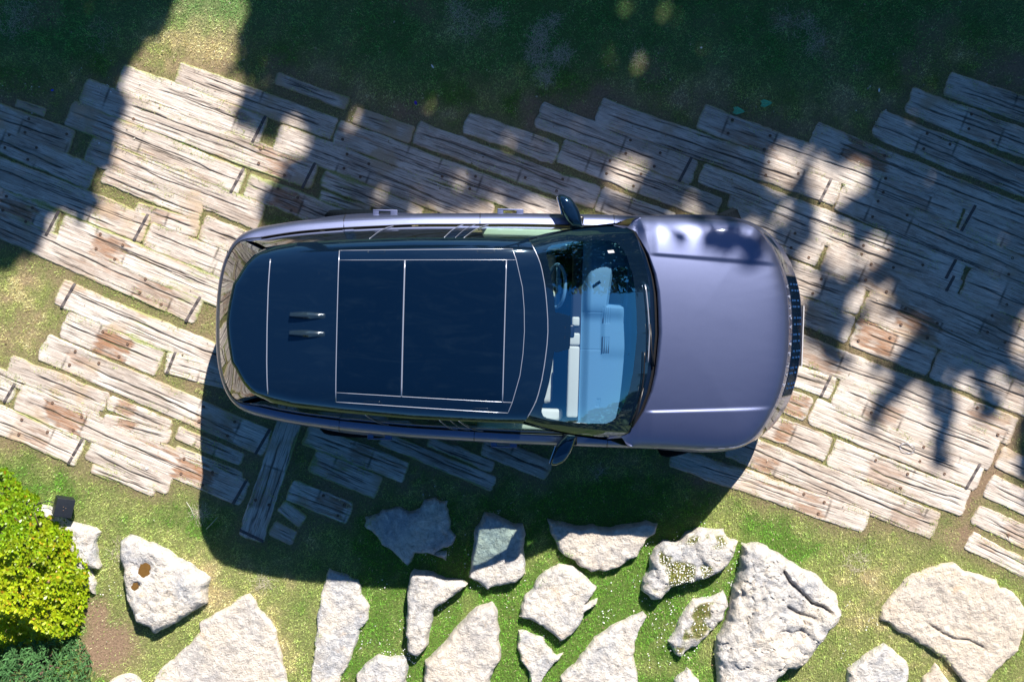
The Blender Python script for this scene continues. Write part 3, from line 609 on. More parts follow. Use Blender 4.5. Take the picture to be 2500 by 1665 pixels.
    if ri == 0:
        for (qx, qy, rx, ry, zz) in ((352,1390,.060,.095,h*.86),(330,1432,.040,.036,h*.86)):
            px_, py_ = P(qx, qy, h); vv = [(px_-cx, py_-cy, zz)]
            for k in range(28):
                a = k/28*2*math.pi; q = 1+.75*(vnoise(np.array([(k % 28)*.55]), np.array([qx]), 3)[0]-.6)
                vv.append((px_-cx+rx*math.cos(a)*q, py_-cy+ry*math.sin(a)*q, zz))
            mesh('puddle', vv, [(0, k+1, (k+1) % 28+1) for k in range(28)], M['water'], o, smooth=False)

# ------------------------------------------------------------------ lawn
def blob(X, Y, px, py, r, soft=.5):
    cx, cy = P(px, py); rr = r/257; return 1-sstep(rr*(1-soft), rr*(1+soft), np.hypot(X-cx, Y-cy)+(fbm(X*3, Y*3, 51, 3)-.5)*rr*.9)
def seg_dist(X, Y, x1, y1, x2, y2):
    a = P(x1, y1); b = P(x2, y2); dx, dy = b[0]-a[0], b[1]-a[1]; t = np.clip(((X-a[0])*dx+(Y-a[1])*dy)/(dx*dx+dy*dy), 0, 1)
    return np.hypot(X-a[0]-t*dx, Y-a[1]-t*dy)
def wood_d(X, Y):
    """signed distance into the nearest sleeper (positive inside)"""
    best = np.full(X.shape, -9.)
    for (cx, cy, c, s, hl, hw) in RECTS:
        u = (X-cx)*c+(Y-cy)*s; v = -(X-cx)*s+(Y-cy)*c
        best = np.maximum(best, np.minimum(hl-np.abs(u), hw-np.abs(v)))
    return best
def edge_y(X):
    """upper edge of the paved strip"""
    xs = [P(a, b)[0] for a, b in UP]; ys = [P(a, b)[1] for a, b in UP]
    return np.interp(X, xs, ys)
UP = [(-50,240),(120,270),(300,190),(430,150),(560,170),(700,200),(850,255),(1000,320),(1100,285),(1250,290),(1350,270),(1480,275),(1600,285),(1700,265),(1850,300),(2000,320),(2120,290),(2220,220),(2330,180),(2500,210)]
LO = [(-50,1090),(150,1110),(215,1170),(330,1220),(480,1190),(700,1300),(960,1200),(1230,1180),(1600,1130),(1950,1250),(2290,1310),(2390,1330),(2500,1430)]
def lo_y(X): return np.interp(X, [P(a, b)[0] for a, b in LO], [P(a, b)[1] for a, b in LO])
def lawn(X, Y):
    """tint (n,3) and density of the grass at X,Y"""
    n1 = fbm(X*1.7, Y*1.7, 61, 4); n2 = fbm(X*7, Y*7, 71, 4); n3 = fbm(X*22, Y*22, 81, 3)
    vivid = np.array((.16, .35, .045)); mid = np.array((.42, .48, .17)); dry = np.array((.72, .62, .34)); shade_cool = np.array((.12, .40, .14)); soil = np.array((.34, .235, .16))
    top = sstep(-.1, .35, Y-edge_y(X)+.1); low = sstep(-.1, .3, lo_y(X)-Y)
    pav = 1-np.maximum(top, low)
    dr = .45+1.5*(n1-.5)+.9*(n2-.5)
    # lawn above: shade-tinted green with brown blotches near the paving
    dt = .06+2.2*np.maximum(0, n1-.52)+1.2*np.maximum(0, n2-.54)
    near = np.exp(-np.maximum(0, Y-edge_y(X))/.22); dt = dt+.8*near*sstep(.45, .6, n2*.5+n1*.5)
    dt = dt+.55*blob(X, Y, 450, 80, 170)  # paler, drier tint painted in to brighten the sunlit patch
    # lower lawn
    xr = X
    dl = .34+1.2*(n1-.5)+.9*(n2-.5)-.55*blob(X, Y, 1350, 1480, 420, .6)-.35*blob(X, Y, 1850, 1300, 150)-.35*blob(X, Y, 190, 1180, 40)
    dl = dl+.25*blob(X, Y, 2150, 1290, 170)+.35*blob(X, Y, 550, 1480, 260)+.2*blob(X, Y, 960, 1570, 60)
    D = dt*top+dl*low+pav*(.5+1.2*(n2-.5))
    D = np.clip(D+.35*blob(X, Y, 60, 760, 90)+.3*(n3-.5), 0, 1)[:, None]
    C = np.where(D < .3, vivid*(1-D/.3)+(mid*.75+vivid*.25)*(D/.3), np.where(D < .65, (mid*.75+vivid*.25)*(1-(D-.3)/.35)+mid*(D-.3)/.35, mid*(1-(D-.65)/.35)+dry*(D-.65)/.35))
    tw = (top*sstep(.1, .6, Y-edge_y(X)))[:, None]*.72; C = C*(1-tw)+(C*.25+shade_cool*.75)*tw  # cool green of the tree shade is tinted into the upper lawn
    so = np.clip(.8*near*top*sstep(.5, .62, fbm(X*4, Y*4, 91, 3))+1.0*blob(X, Y, 270, 1570, 75)+.9*blob(X, Y, 235, 1490, 40)
                 +.9*np.exp(-(seg_dist(X, Y, 2360, 1230, 2470, 1070)/.10)**2)+.45*top*sstep(.60, .72, fbm(X*2.3+3, Y*2.3, 93, 4))+.6*blob(X, Y, 2330, 1310, 40)+.7*blob(X, Y, 990, 300, 50)+.7*blob(X, Y, 1310, 280, 40)+.8*blob(X, Y, 1480, 265, 55)
                 +.55*pav*sstep(.5, .68, fbm(X*5, Y*5, 95, 3))+.5*blob(X, Y, 2450, 190, 60)+.35*blob(X, Y, 60, 240, 60)+.55*blob(X, Y, 1700, 1170, 20), 0, 1)
    dens = 1-.88*so
    so = so[:, None]
    return C, so, soil, dens
far_ = np.array([9, 12, 16, 22, 30, 45, 90.]); gx = np.concatenate([-far_[::-1], np.arange(-7.6, -5.6, .25), np.arange(-5.6, 5.61, .05), np.arange(5.85, 7.7, .25), far_]); gy = np.concatenate([-far_[::-1], np.arange(-7.2, -4.2, .25), np.arange(-4.2, 4.21, .05), np.arange(4.45, 7.3, .25), far_])
GX, GY = np.meshgrid(gx, gy, indexing='ij'); GX = GX.ravel(); GY = GY.ravel()
C, so_, soil, dn = lawn(GX, GY)
earth = np.array((.26, .19, .125))
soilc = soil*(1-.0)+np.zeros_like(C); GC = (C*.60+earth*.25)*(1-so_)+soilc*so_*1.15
wd = wood_d(GX, GY); gap = sstep(-.12, -.02, wd)[:, None]; GC = GC*(1-.55*gap)+earth*1.25*.55*gap
near = (np.abs(GX) < 6) & (np.abs(GY) < 5)
GZ = np.where(near, (fbm(GX*2, GY*2, 3, 3)-.5)*.008, 0)+sstep(-.06, .0, wd)*.006
ground = mesh('ground', np.stack([GX, GY, GZ], 1), grid(len(gx)-1, len(gy)-1), M['ground'], attrs={'tint': GC}); tag(ground, kind='structure')

NB = 760000
N1 = 620000
bx = np.concatenate([RNG.uniform(-5.1, 5.1, N1), RNG.uniform(-7, 7, NB-N1)]); by = np.concatenate([RNG.uniform(-3.5, 3.6, N1), RNG.uniform(-5.5, 5.5, NB-N1)])
outk = (np.abs(bx) > 5.1) | (by < -3.5) | (by > 3.6) | (np.arange(NB) < N1)
C, so_, soil, dn = lawn(bx, by)
wd = wood_d(bx, by)
enc = np.clip((fbm(bx*7, by*11, 101, 4)-.40)*.32, -1, .060)*sstep(.30, .52, fbm(bx*1.3, by*1.3, 103, 2)+.06)+np.clip((fbm(bx*19, by*19, 102, 3)-.5)*.10, 0, .03)+sstep(-.22, .12, by-edge_y(bx))*np.clip((fbm(bx*6, by*6, 104, 4)-.38)*.30, 0, .07)
over = np.zeros(NB)
for (x1, y1, x2, y2, w) in OVERGROWN:
    if w > 0: over = np.maximum(over, 1-sstep(.4, 1.15, seg_dist(bx, by, x1, y1, x2, y2)/(w/257)+(fbm(bx*14, by*14, 7, 3)-.5)*1.1))
under_car = (np.abs(bx) < 2.4) & (np.abs(by-.14) < .85)
rd = np.full(NB, -9.); rh = np.zeros(NB)
for p_, h_ in zip(ROCKP, ROCKH):
    x0, y0 = p_.min(0)-.05; x1, y1 = p_.max(0)+.05; k = (bx > x0) & (bx < x1) & (by > y0) & (by < y1)
    if k.any(): q_ = poly_dist(bx[k], by[k], p_); rh[k] = np.where(q_ > rd[k], h_, rh[k]); rd[k] = np.maximum(rd[k], q_)
inw = wd > np.maximum(0.004, enc)
keep = outk & (~inw | ((over > .5) & (RNG.random(NB) < .8))) & (RNG.random(NB) < dn) & ~under_car & (rd < .004+.055*sstep(.56, .76, fbm(bx*11, by*11, 107, 3)))
lawnish = wd < -.12
keep &= (lawnish | (RNG.random(NB) < .85)) & ((wd < .004) | (RNG.random(NB) < .7))
rdk, rhk = rd[keep], rh[keep]
bx, by, wd, C, so_, over = bx[keep], by[keep], wd[keep], C[keep], so_[keep], over[keep]; n = len(bx)
ang = RNG.uniform(0, 2*math.pi, n); ln = RNG.uniform(.012, .030, n)*np.where(wd > -.05, .85, 1.1); lean = RNG.uniform(.15, 1.1, n)
hw = RNG.uniform(.0016, .0034, n); z0 = np.where(wd > .0, WOODZ-.004, .0); z0 = np.where(rdk > 0, np.minimum(rhk*.8, .02+rdk*2.2), z0)
cx, sx = np.cos(ang), np.sin(ang); a2 = ang+RNG.uniform(.6, 2.5, n)
straw = (RNG.random(n) < .05+.35*so_[:, 0])[:, None]
cl_ = fbm(bx*16, by*16, 111, 4); clump = 1.42*(.50+1.0*cl_)*(.8+.4*fbm(bx*5, by*5, 113, 3)); ln = ln*(.6+.9*cl_)
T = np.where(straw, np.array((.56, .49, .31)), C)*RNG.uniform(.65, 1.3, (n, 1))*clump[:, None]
tipx = bx+np.cos(a2)*ln*np.sin(lean); tipy = by+np.sin(a2)*ln*np.sin(lean); tipz = z0+ln*np.cos(lean)+.003
V = np.empty((n, 3, 3), np.float32)
V[:, 0] = np.stack([bx-cx*hw, by-sx*hw, z0], 1); V[:, 1] = np.stack([bx+cx*hw, by+sx*hw, z0], 1); V[:, 2] = np.stack([tipx, tipy, tipz], 1)
T = T*(1-.35*(wd > -.10)[:, None])+np.array((.30, .38, .10))*.35*(wd > -.10)[:, None]
T = np.repeat(T[:, None, :], 3, 1).reshape(-1, 3)
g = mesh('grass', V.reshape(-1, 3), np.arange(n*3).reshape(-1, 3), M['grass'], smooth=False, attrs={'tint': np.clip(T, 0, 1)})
tag(g, 'short grass of the lawn growing up between sleepers and stones', 'grass', kind='stuff')

# dry runner tufts
def tufts(name, label, spots, col, L0, cnt, cat):
    VV = []; TT = []
    for (px, py, r, k) in spots:
        cx, cy = P(px, py)
        m = int(cnt*k); rr = r/257*np.sqrt(RNG.random(m)); aa = RNG.uniform(0, 6.283, m); x = cx+rr*np.cos(aa); y = cy+rr*np.sin(aa)
        for i in range(m):
            a = RNG.uniform(0, 6.283); q = np.array([x[i], y[i], .012]); w = .0018
            for s in range(4):
                a += RNG.uniform(-.7, .7); d = np.array([math.cos(a), math.sin(a), RNG.uniform(-.15, .3)])*L0; nrm = np.array([-math.sin(a), math.cos(a), 0])*w
                q2 = q+d; q2[2] = max(q2[2], .012); VV += [q-nrm, q+nrm, q2]; TT += [col*RNG.uniform(.7, 1.3)]*3; q = q2
    VV = np.array(VV, np.float32); o = mesh(name, VV, np.arange(len(VV)).reshape(-1, 3), M['grass'], smooth=False, attrs={'tint': np.clip(np.array(TT), 0, 1)})
    return tag(o, label, cat, kind='stuff')
tufts('dry_grass', 'tangled pale dry runners lying on the lawn', [(1320,85,25,1),(1310,130,28,1.2),(1370,135,22,1),(1330,185,18,.8),(1140,60,40,1),(1210,50,20,.5),(1990,105,25,.6),(1970,60,15,.4),(1350,50,14,.4),(1110,20,18,.4),(50,30,40,.6),(30,60,30,.4),(250,90,40,.3),(490,1255,14,.5),(1460,1150,12,.2),(2090,1370,30,.5),(300,1350,25,.4),(1920,60,30,.4),(640,1420,20,.4),(1560,140,16,.3)],
      np.array((.62, .56, .44)), .024, 130, 'dry grass')

# flowering ground cover on mossy rocks + small white flowers
FV = []; FF = []
def disc(x, y, z, r, k=6):
    o = len(FV); a0 = random.random()*6; tx, ty = random.uniform(-.3, .3), random.uniform(-.3, .3)
    FV.append((x, y, z+.002))
    for i in range(k):
        a = a0+i*2*math.pi/k; FV.append((x+r*math.cos(a), y+r*math.sin(a), z+r*(tx*math.cos(a)+ty*math.sin(a))))
    for i in range(k): FF.append((o, o+1+i, o+1+(i+1) % k))
spots = [(1165,1390,50,34),(1060,1340,40,30),(1000,1600,22,60),(985,1640,20,40),(950,1560,60,26),(940,1600,40,24),(1240,1440,50,22),(1130,1310,60,16),(1100,1480,30,18),(1450,1440,80,14),(1600,1480,60,45),(1640,1520,50,40),(1780,1380,50,60),(1700,1450,60,35),(1615,1600,40,30),(1680,1590,25,18),(1300,1500,60,16),(1500,1560,40,14),(2100,1600,50,14),(1590,1340,20,14),(2130,1520,30,10),(270,1440,30,12),(870,1500,25,24),(880,1560,25,26),(930,1430,20,9),(1480,1500,20,26),(1560,1420,20,14),(1700,1330,60,50),(1420,1350,20,10),(1030,1230,60,14),(1240,1260,40,10),(1530,1590,18,10),(2080,1480,20,6),(230,190,60,14),(60,240,60,10),(840,290,40,8),(2150,190,120,12),(260,200,30,10)]
def rock_z(x, y):
    X = np.array([x]); Y = np.array([y])
    for p_, h_ in zip(ROCKP, ROCKH):
        d = poly_dist(X, Y, p_)[0]
        if d > -.005: return h_*.9, d
    return 0, -1
for (px, py, r, k) in spots:
    for i in range(int(k*.6)):
        a = random.random()*6.283; q = r*math.sqrt(random.random()); x, y = P(px+q*math.cos(a), py+q*math.sin(a))
        if rock_z(x, y)[0] > 0: continue
        disc(x, y, random.uniform(.018, .032), random.uniform(.003, .0062))
V_, F_ = FV, FF
fl = mesh('white_flowers', V_, F_, M['white'], smooth=False); tag(fl, 'tiny white daisies dotted through the grass between the stones', 'flowers', kind='stuff')
MV = []; MT = []; FV = []; FF = []
for ri, (X, Y, z, mo) in KH.items():
    idx = np.where(mo > .45)[0]
    if len(idx) == 0: continue
    for i in RNG.choice(idx, min(9000, len(idx)*5)):
        x = X[i]+RNG.uniform(-.01, .01); y = Y[i]+RNG.uniform(-.01, .01); a = RNG.uniform(0, 6.283); l = RNG.uniform(.006, .016); w = l*.35
        d = np.array([math.cos(a), math.sin(a), RNG.uniform(.1, 1.2)])*l; nn = np.array([-math.sin(a), math.cos(a), 0])*w; q = np.array([x, y, z[i]+.004])
        MV += [q-nn*.4, q+nn*.4, q+d]; c = RNG.random(); col = np.array((.16, .24, .05)) if c < .55 else (np.array((.38, .36, .16)) if c < .85 else np.array((.34, .20, .12)))
        MT += [col*RNG.uniform(.7, 1.3)]*3
    for i in RNG.choice(idx, 240 if ri == 14 else 30):
        disc(X[i], Y[i], z[i]+.02, random.uniform(.0035, .0065))
mo = mesh('ground_cover', np.array(MV, np.float32), np.arange(len(MV)).reshape(-1, 3), M['grass'], smooth=False, attrs={'tint': np.clip(np.array(MT), 0, 1)})
tag(mo, 'mossy flowering ground cover creeping over the two lumpy stones', 'ground cover', kind='stuff')
fl2 = mesh('pink_white_flowers', FV, FF, M['white'], smooth=False); tag(fl2, 'tiny pale blossoms on the mossy stones', 'flowers', kind='stuff')

# ------------------------------------------------------------------ trees beyond the frame: crowns stand sunward of the shaded ground
def pin(X, Y, pts):
    return poly_dist(X, Y, np.array([P(a, b) for a, b in pts]))
SH = [
 [(-900,-2600),(405,-2600),(440,0),(400,60),(380,100),(300,150),(345,172),(285,200),(292,260),(285,330),(268,400),(240,440),(232,500),(200,545),(150,520),(100,560),(90,610),(50,640),(0,655),(-400,760),(-900,700)],
 [(600,-2600),(3700,-2600),(3700,1100),(2900,1150),(2500,1240),(2470,1150),(2500,950),(2440,950),(2420,1040),(2385,1030),(2380,960),(2330,950),(2310,1050),(2300,1170),(2283,1170),(2275,1020),(2255,955),(2215,960),(2185,960),(2150,1040),(2105,1080),(2125,1000),(2140,930),(2085,900),(2010,880),(1960,890),(1960,700),(1900,640),(1880,560),(1830,540),(1800,575),(1760,560),(1700,600),(1640,540),(1560,560),(1500,520),(1380,530),(1300,500),(1000,540),(800,560),(650,560),(645,520),(650,460),(690,440),(690,400),(740,370),(640,340),(560,285),(600,250),(630,205),(545,170),(600,130),(570,100),(605,60)],
]
LITS = [(1520,435,34),(1560,415,15),(1908,422,36),(1920,470,16),(2023,468,36),(2080,437,28),(1985,405,22),(2012,569,27),(2053,575,20),(2137,615,24),(2053,638,26),(2110,645,20),(1984,630,14),
 (1970,700,22),(2084,745,20),(2137,724,24),(2155,826,42),(2085,832,24),(2240,983,24),(1530,22,13),(1622,30,12),(1482,135,11),(1560,155,12),(712,334,28),(740,372,16),(918,485,11),(1242,358,8),(1408,315,10),
 (1965,640,20),(2010,500,18),(2260,440,10),(970,395,8),(1125,446,14),(1340,270,7),(1050,250,6),(2220,800,16),(2490,860,24),(2500,800,20),(1300,400,6),(860,300,12),(1020,320,7)]
cs = .052
cxs, cys = np.meshgrid(np.arange(-7.2, 7.6, cs), np.arange(-1.9, 5.2, cs), indexing='ij'); cxs = cxs.ravel(); cys = cys.ravel()
cxs = cxs+RNG.uniform(-.5, .5, cxs.size)*cs; cys = cys+RNG.uniform(-.5, .5, cys.size)*cs
shd = np.maximum(pin(cxs, cys, SH[0]), pin(cxs, cys, SH[1]))
shd = shd+(fbm(cxs*3.1, cys*3.1, 201, 3)-.5)*.07+(fbm(cxs*11, cys*4, 203, 3)-.5)*.10-.22*sstep(.58, .66, fbm(cxs*6.5, cys*5, 207, 4))*(cxs > -2)*(cys < 1.6)
for (a, b, r) in LITS:
    x, y = P(a, b); shd = np.minimum(shd, (np.hypot(cxs-x, (cys-y)*.85)-r/257*1.25))
k = shd > .02
for (a, b, r_) in ((1770,470,26),(1800,500,26),(1740,480,20),(1548,566,14),(1656,592,15),(1640,560,8),(1712,618,16),(1745,572,22),(1785,578,30),(1822,600,24),(1800,618,20),(1765,606,20),(1590,552,8),(1700,556,10),(1842,622,14),(1660,530,12),(1720,532,14),(1600,528,12),(1790,545,14),(1540,525,12)):
    x, y = P(a, b, 1.07); x -= SUNV.x/SUNV.z*1.07; y -= SUNV.y/SUNV.z*1.07; k |= np.hypot(cxs-x, (cys-y)*1.0)+(fbm(cxs*12, cys*6, 205, 4)-.5)*.34 < r_/275*1.0
cxs, cys, shd = cxs[k], cys[k], shd[k]
hx, hy = SUNV.x/SUNV.z, SUNV.y/SUNV.z
zz = 10.5+2.2*(fbm(cxs*.45, cys*.45, 211, 2)-.5)*2+RNG.uniform(-.9, .9, len(cxs))
zz = np.where(cxs < -2.0, zz*.72, zz)
TX = cxs+hx*zz; TY = cys+hy*zz; TZ = zz
tree_defs = [('leafy tree whose crown shades the upper left lawn, just beyond the frame', -2.55, (-3.4, 7.2)), ('tall leafy tree beyond the upper lawn that shades the grass behind the car', 1.2, (2.2, 11.8)), ('tall feathery tree beyond the upper right corner casting finger shadows ahead of the car', 99, (7.5, 11.0))]
prev = -99
for (label, lim, (tx, ty)) in tree_defs:
    k = (cxs > prev) & (cxs <= lim); prev = lim
    x, y, z = TX[k], TY[k], TZ[k]; m = 5; n = len(x)*m
    dz = RNG.normal(0, .25, n); x = np.repeat(x, m)+RNG.normal(0, .03, n)+hx*dz; y = np.repeat(y, m)+RNG.normal(0, .03, n)+hy*dz; z = np.repeat(z, m)+dz
    a = RNG.uniform(0, 6.283, n); b = RNG.uniform(-.7, .7, n); l = RNG.uniform(.045, .085, n); w = l*.5
    d = np.stack([np.cos(a)*np.cos(b), np.sin(a)*np.cos(b), np.sin(b)], 1)*l[:, None]; s = np.stack([-np.sin(a), np.cos(a), RNG.uniform(-.5, .5, n)], 1)*w[:, None]
    c = np.stack([x, y, z], 1); V = np.stack([c-d, c+s, c+d, c-s], 1).reshape(-1, 3)
    t = empty('shade_tree', (tx, ty, 0)); tag(t, label, 'tree')
    col = np.repeat((np.array((.06, .11, .025))*RNG.uniform(.6, 1.6, (n, 1))), 4, 0)
    mesh('crown', V-np.array((tx, ty, 0)), np.arange(n*4).reshape(-1, 4), M['crown'], t, smooth=False, attrs={'tint': np.clip(col, 0, 1)})
    zc = float(z.mean()); parts = [tube([(0, 0, -.1), (.1, .05, zc*.4), (-.05, .1, zc*.75), (0, 0, zc*.95)], [.24, .19, .13, .05], 12)]
    for i in range(9):
        j = RNG.integers(0, n); e = np.array([x[j]-tx, y[j]-ty, z[j]]); s0 = np.array([0, 0, zc*(.45+.05*i)])
        if s0[2] > e[2]: s0[2] = e[2]*.8
        mid = (s0+e)/2+np.array([0, 0, .3]); parts.append(tube([s0, mid, e], [.07, .045, .01], 8))
    v, f = merge(parts); mesh('trunk', v, f, M['bark'], t)

# unseen planting beyond the frame; the ring is added to darken the reflected horizon
def hedge(name, label, pts, h0, wdt, seed, cnt):
    pts = [np.array(p, float) for p in pts]; VV = []; TT = []
    seg = [np.hypot(*(b-a)) for a, b in zip(pts[:-1], pts[1:])]; tot = sum(seg)
    rg = np.random.default_rng(seed); q = rg.uniform(0, tot, cnt); cu = np.concatenate([[0], np.cumsum(seg)])
    px_ = np.interp(q, cu, [p[0] for p in pts]); py_ = np.interp(q, cu, [p[1] for p in pts])
    hh = h0*(.75+.6*(fbm(px_*.35, py_*.35, seed, 3)-.3)); z = hh*(1-rg.random(cnt)**1.6*.98); off = rg.uniform(-1, 1, cnt)*wdt*np.sqrt(np.clip(1.15-z/hh, 0, 1))
    a = rg.uniform(0, 6.283, cnt); x = px_+np.cos(a)*off; y = py_+np.sin(a)*off; l = rg.uniform(.10, .28, cnt)
    b = rg.uniform(-1.2, 1.2, cnt); d = np.stack([np.cos(a)*np.cos(b), np.sin(a)*np.cos(b), np.sin(b)], 1)*l[:, None]; s_ = np.stack([-np.sin(a), np.cos(a), rg.uniform(-.8, .8, cnt)], 1)*(l*.55)[:, None]; c = np.stack([x, y, z], 1)
    V = np.stack([c-d, c+s_, c+d, c-s_], 1).reshape(-1, 3); col = np.repeat(np.array((.06, .10, .03))*rg.uniform(.5, 1.7, (cnt, 1)), 4, 0)
    o = mesh(name, V, np.arange(cnt*4).reshape(-1, 4), M['crown'], None, smooth=False, attrs={'tint': np.clip(col, 0, 1)}); tag(o, label, 'hedge', kind='stuff')
ring = [(17*math.cos(math.radians(a)), 17*math.sin(math.radians(a))) for a in range(-150, 60, 12)]
hedge('planting', 'added ring of dark planting beyond the frame that darkens the reflected horizon', ring+[(4, 19), (-8, 18), (-15, 8), (-15, -8)], 3.6, 1.2, 5, 42000)
hedge('planting', 'tall dark planting beyond the upper right of the frame', [(12, 2.5), (12.5, 6), (11, 10)], 10.5, 1.5, 9, 16000)

# ------------------------------------------------------------------ the car (local axes: x forward, y to its left, z up)
CAR = empty('parked_car', (0.02, 0.139, 0), -0.028)
tag(CAR, 'satin violet-grey luxury SUV with a black glass roof parked across the sleepers', 'car')
OUTP = np.array([(-2.62,0),(-2.612,.25),(-2.585,.45),(-2.535,.60),(-2.475,.71),(-2.42,.768),(-2.32,.812),(-2.2,.84),(-1.9,.895),(-1.5,.938),(-.9,.983),(0,1.011),(.9,1.020),(1.35,1.022),(1.75,1.022),(2.0,1.005),(2.14,.972),(2.24,.92),(2.32,.84),(2.41,.70),(2.475,.56),(2.52,.40),(2.545,.2),(2.553,0)])
def smooth_outline(P0, N):
    full = np.concatenate([P0, (P0[1:-1]*[1, -1])[::-1]])       # closed, start rear centre, up the left side, front, back along the right
    seg = np.hypot(*(np.roll(full, -1, 0)-full).T); s = np.concatenate([[0], np.cumsum(seg)]); fc = np.concatenate([full, full[:1]])
    q = np.linspace(0, s[-1], N, endpoint=False); X = np.interp(q, s, fc[:, 0]); Y = np.interp(q, s, fc[:, 1])
    kk = np.exp(-(np.arange(-14, 15)/6.)**2); kk /= kk.sum()
    pad = lambda a: np.convolve(np.concatenate([a[-14:], a, a[:14]]), kk, 'valid')
    return np.stack([pad(X), pad(Y)], 1)
NR = 640
OUT = smooth_outline(OUTP, NR)
tng = np.roll(OUT, -1, 0)-np.roll(OUT, 1, 0); tng /= np.hypot(*tng.T)[:, None]; NRM = np.stack([-tng[:, 1], tng[:, 0]], 1)
if (NRM*OUT).sum() < 0: NRM = -NRM                              # outward
LZ = [.24, .30, .36, .45, .60, .75, .90, .955, .99, 1.015, 1.035, 1.050, 1.062, 1.072]
LD = [.10, .075, .05, .025, .010, .000, .000, .003, .009, .018, .033, .050, .075, .106]
LF = [-.10, -.04, .03, .06, .057, -.023, -.098, -.125, -.136, -.141, -.137, -.135, -.135, -.135]
LR = [.12, .06, -.01, -.02, -.01, .0, .0, .005, .01, .012, .012, .012, .01, .0]
def wc(u): return sstep(.80, 1.05, u)
def body_pt(i, z):
    """i: ring index array, z: height array -> xyz"""
    u = OUT[i, 0]; zc = np.where(z > 1.03, 1.03+(z-1.03)*(1-wc(u)), z)
    d = np.interp(zc, LZ, LD); f = np.interp(zc, LZ, LF)*sstep(1.7, 2.45, u); r = np.interp(zc, LZ, LR)*sstep(-1.9, -2.45, u)*1.0
    d = d*(1-.42*sstep(-2.2, -2.5, u)*(zc > 1.0))
    p = OUT[i]-NRM[i]*d[:, None]
    fl = 0
    for uw in (-1.36, 1.69):
        dist = np.hypot(u-uw, z-.39); fl = fl+.022*np.exp(-((dist-.50)/.075)**2)*(np.abs(OUT[i, 1]) > .6)
    sgn = np.sign(OUT[i, 1])
    return np.stack([p[:, 0]+f+r, p[:, 1]+fl*sgn, zc], 1)
NZ = 44
ti = np.arange(NR); zf = np.concatenate([np.linspace(0, .80, 24), np.linspace(.82, 1, 21)])
zb = np.full(NR, .26)
for uw in (-1.36, 1.69):
    q = np.abs(OUT[:, 0]-uw); R_ = .43; arch = .39+np.sqrt(np.maximum(0, R_*R_-q*q)); zb = np.where((q < R_) & (np.abs(OUT[:, 1]) > .6), np.maximum(zb, arch), zb)
BV = []
for f_ in zf: BV.append(body_pt(ti, zb+f_*(1.072-zb)))
BV = np.stack(BV, 1)                                            # NR x NZ+1 x 3
nzl = len(zf)
def body_piece(name, sel, mat, parent):
    """sel(u,v,z) -> mask of quads"""
    i, j = np.meshgrid(np.arange(NR), np.arange(nzl-1), indexing='ij'); i = i.ravel(); j = j.ravel(); i2 = (i+1) % NR
    Q = np.stack([i*nzl+j, i2*nzl+j, i2*nzl+j+1, i*nzl+j+1], 1); V = BV.reshape(-1, 3); c = V[Q].mean(1)
    dz = np.abs(V[Q][:, 3, 2]-V[Q][:, 0, 2]); k = sel(c[:, 0], c[:, 1], c[:, 2]) & ((dz > 1e-4) | (c[:, 2] < 1.02)); Q = Q[k]
    us, inv = np.unique(Q, return_inverse=True)
    return mesh(name, V[us], inv.reshape(-1, 4), mat, parent)
isgr = lambda u, v, z: (u > 2.3) & (np.abs(v) < .54) & (z > .64) & (z < .935)
ishl = lambda u, v, z: (u > 2.16) & (np.abs(v) >= .56) & (z > .79) & (z < .94)
def isdoor(a, b, s): return lambda u, v, z: (u > a) & (u < b) & (v*s > .6) & (z > .40) & (np.hypot(u+1.36, z-.39) > .49)
isbmp = lambda u, v, z: (z < .34)
DR = [(-1.50, -.335), (-.325, .84)]
def isbody(u, v, z):
    k = ~isgr(u, v, z) & ~ishl(u, v, z) & ~isbmp(u, v, z)
    for s in (1, -1):
        for a, b in DR: k &= ~isdoor(a, b, s)(u, v, z)
    return k
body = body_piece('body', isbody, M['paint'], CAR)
body_piece('lower_sill', isbmp, M['satin'], CAR)
doors = {}
for s in (1, -1):
    for di, (a, b) in enumerate(DR):
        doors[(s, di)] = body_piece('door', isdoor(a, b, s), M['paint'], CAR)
body_piece('grille', isgr, M['grille'], CAR)
for s in (1, -1):
    hl = body_piece('headlight', lambda u, v, z: ishl(u, v, z) & (v*s > 0), M['black'], CAR)

def ring_at_u(u, s, z):
    m = (OUT[:, 1]*s > .3); ii = np.where(m)[0]; i = ii[np.argmin(np.abs(OUT[ii, 0]-u))]; return body_pt(np.array([i]), np.array([z]))[0]+np.append(NRM[i]*0, 0), i
def seam_line(u, s, z0=.36, z1=1.070):
    pts = []
    for z in np.linspace(z0, z1, 26):
        p, i = ring_at_u(u, s, z); p = p+np.append(NRM[i]*.0, 0); pts.append(tuple(p))
    return tube(pts, .0045, 5)
for s in (1, -1):
    for u, di in ((-1.505, 0), (-.33, 1), (.845, 1)): mesh('door_gap', *seam_line(u, s), M['satin'], doors[(s, di)])
# window ledge trim
for s in (1, -1):
    m = np.where((OUT[:, 1]*s > .55) & (OUT[:, 0] < .9))[0]; m = m[np.argsort(OUT[m, 0])]
    p = body_pt(m, np.full(len(m), 1.072)); v, f = tube([tuple(q+[0, 0, .001]) for q in p], .006, 6); mesh('window_ledge_trim', v, f, M['satin'], CAR)
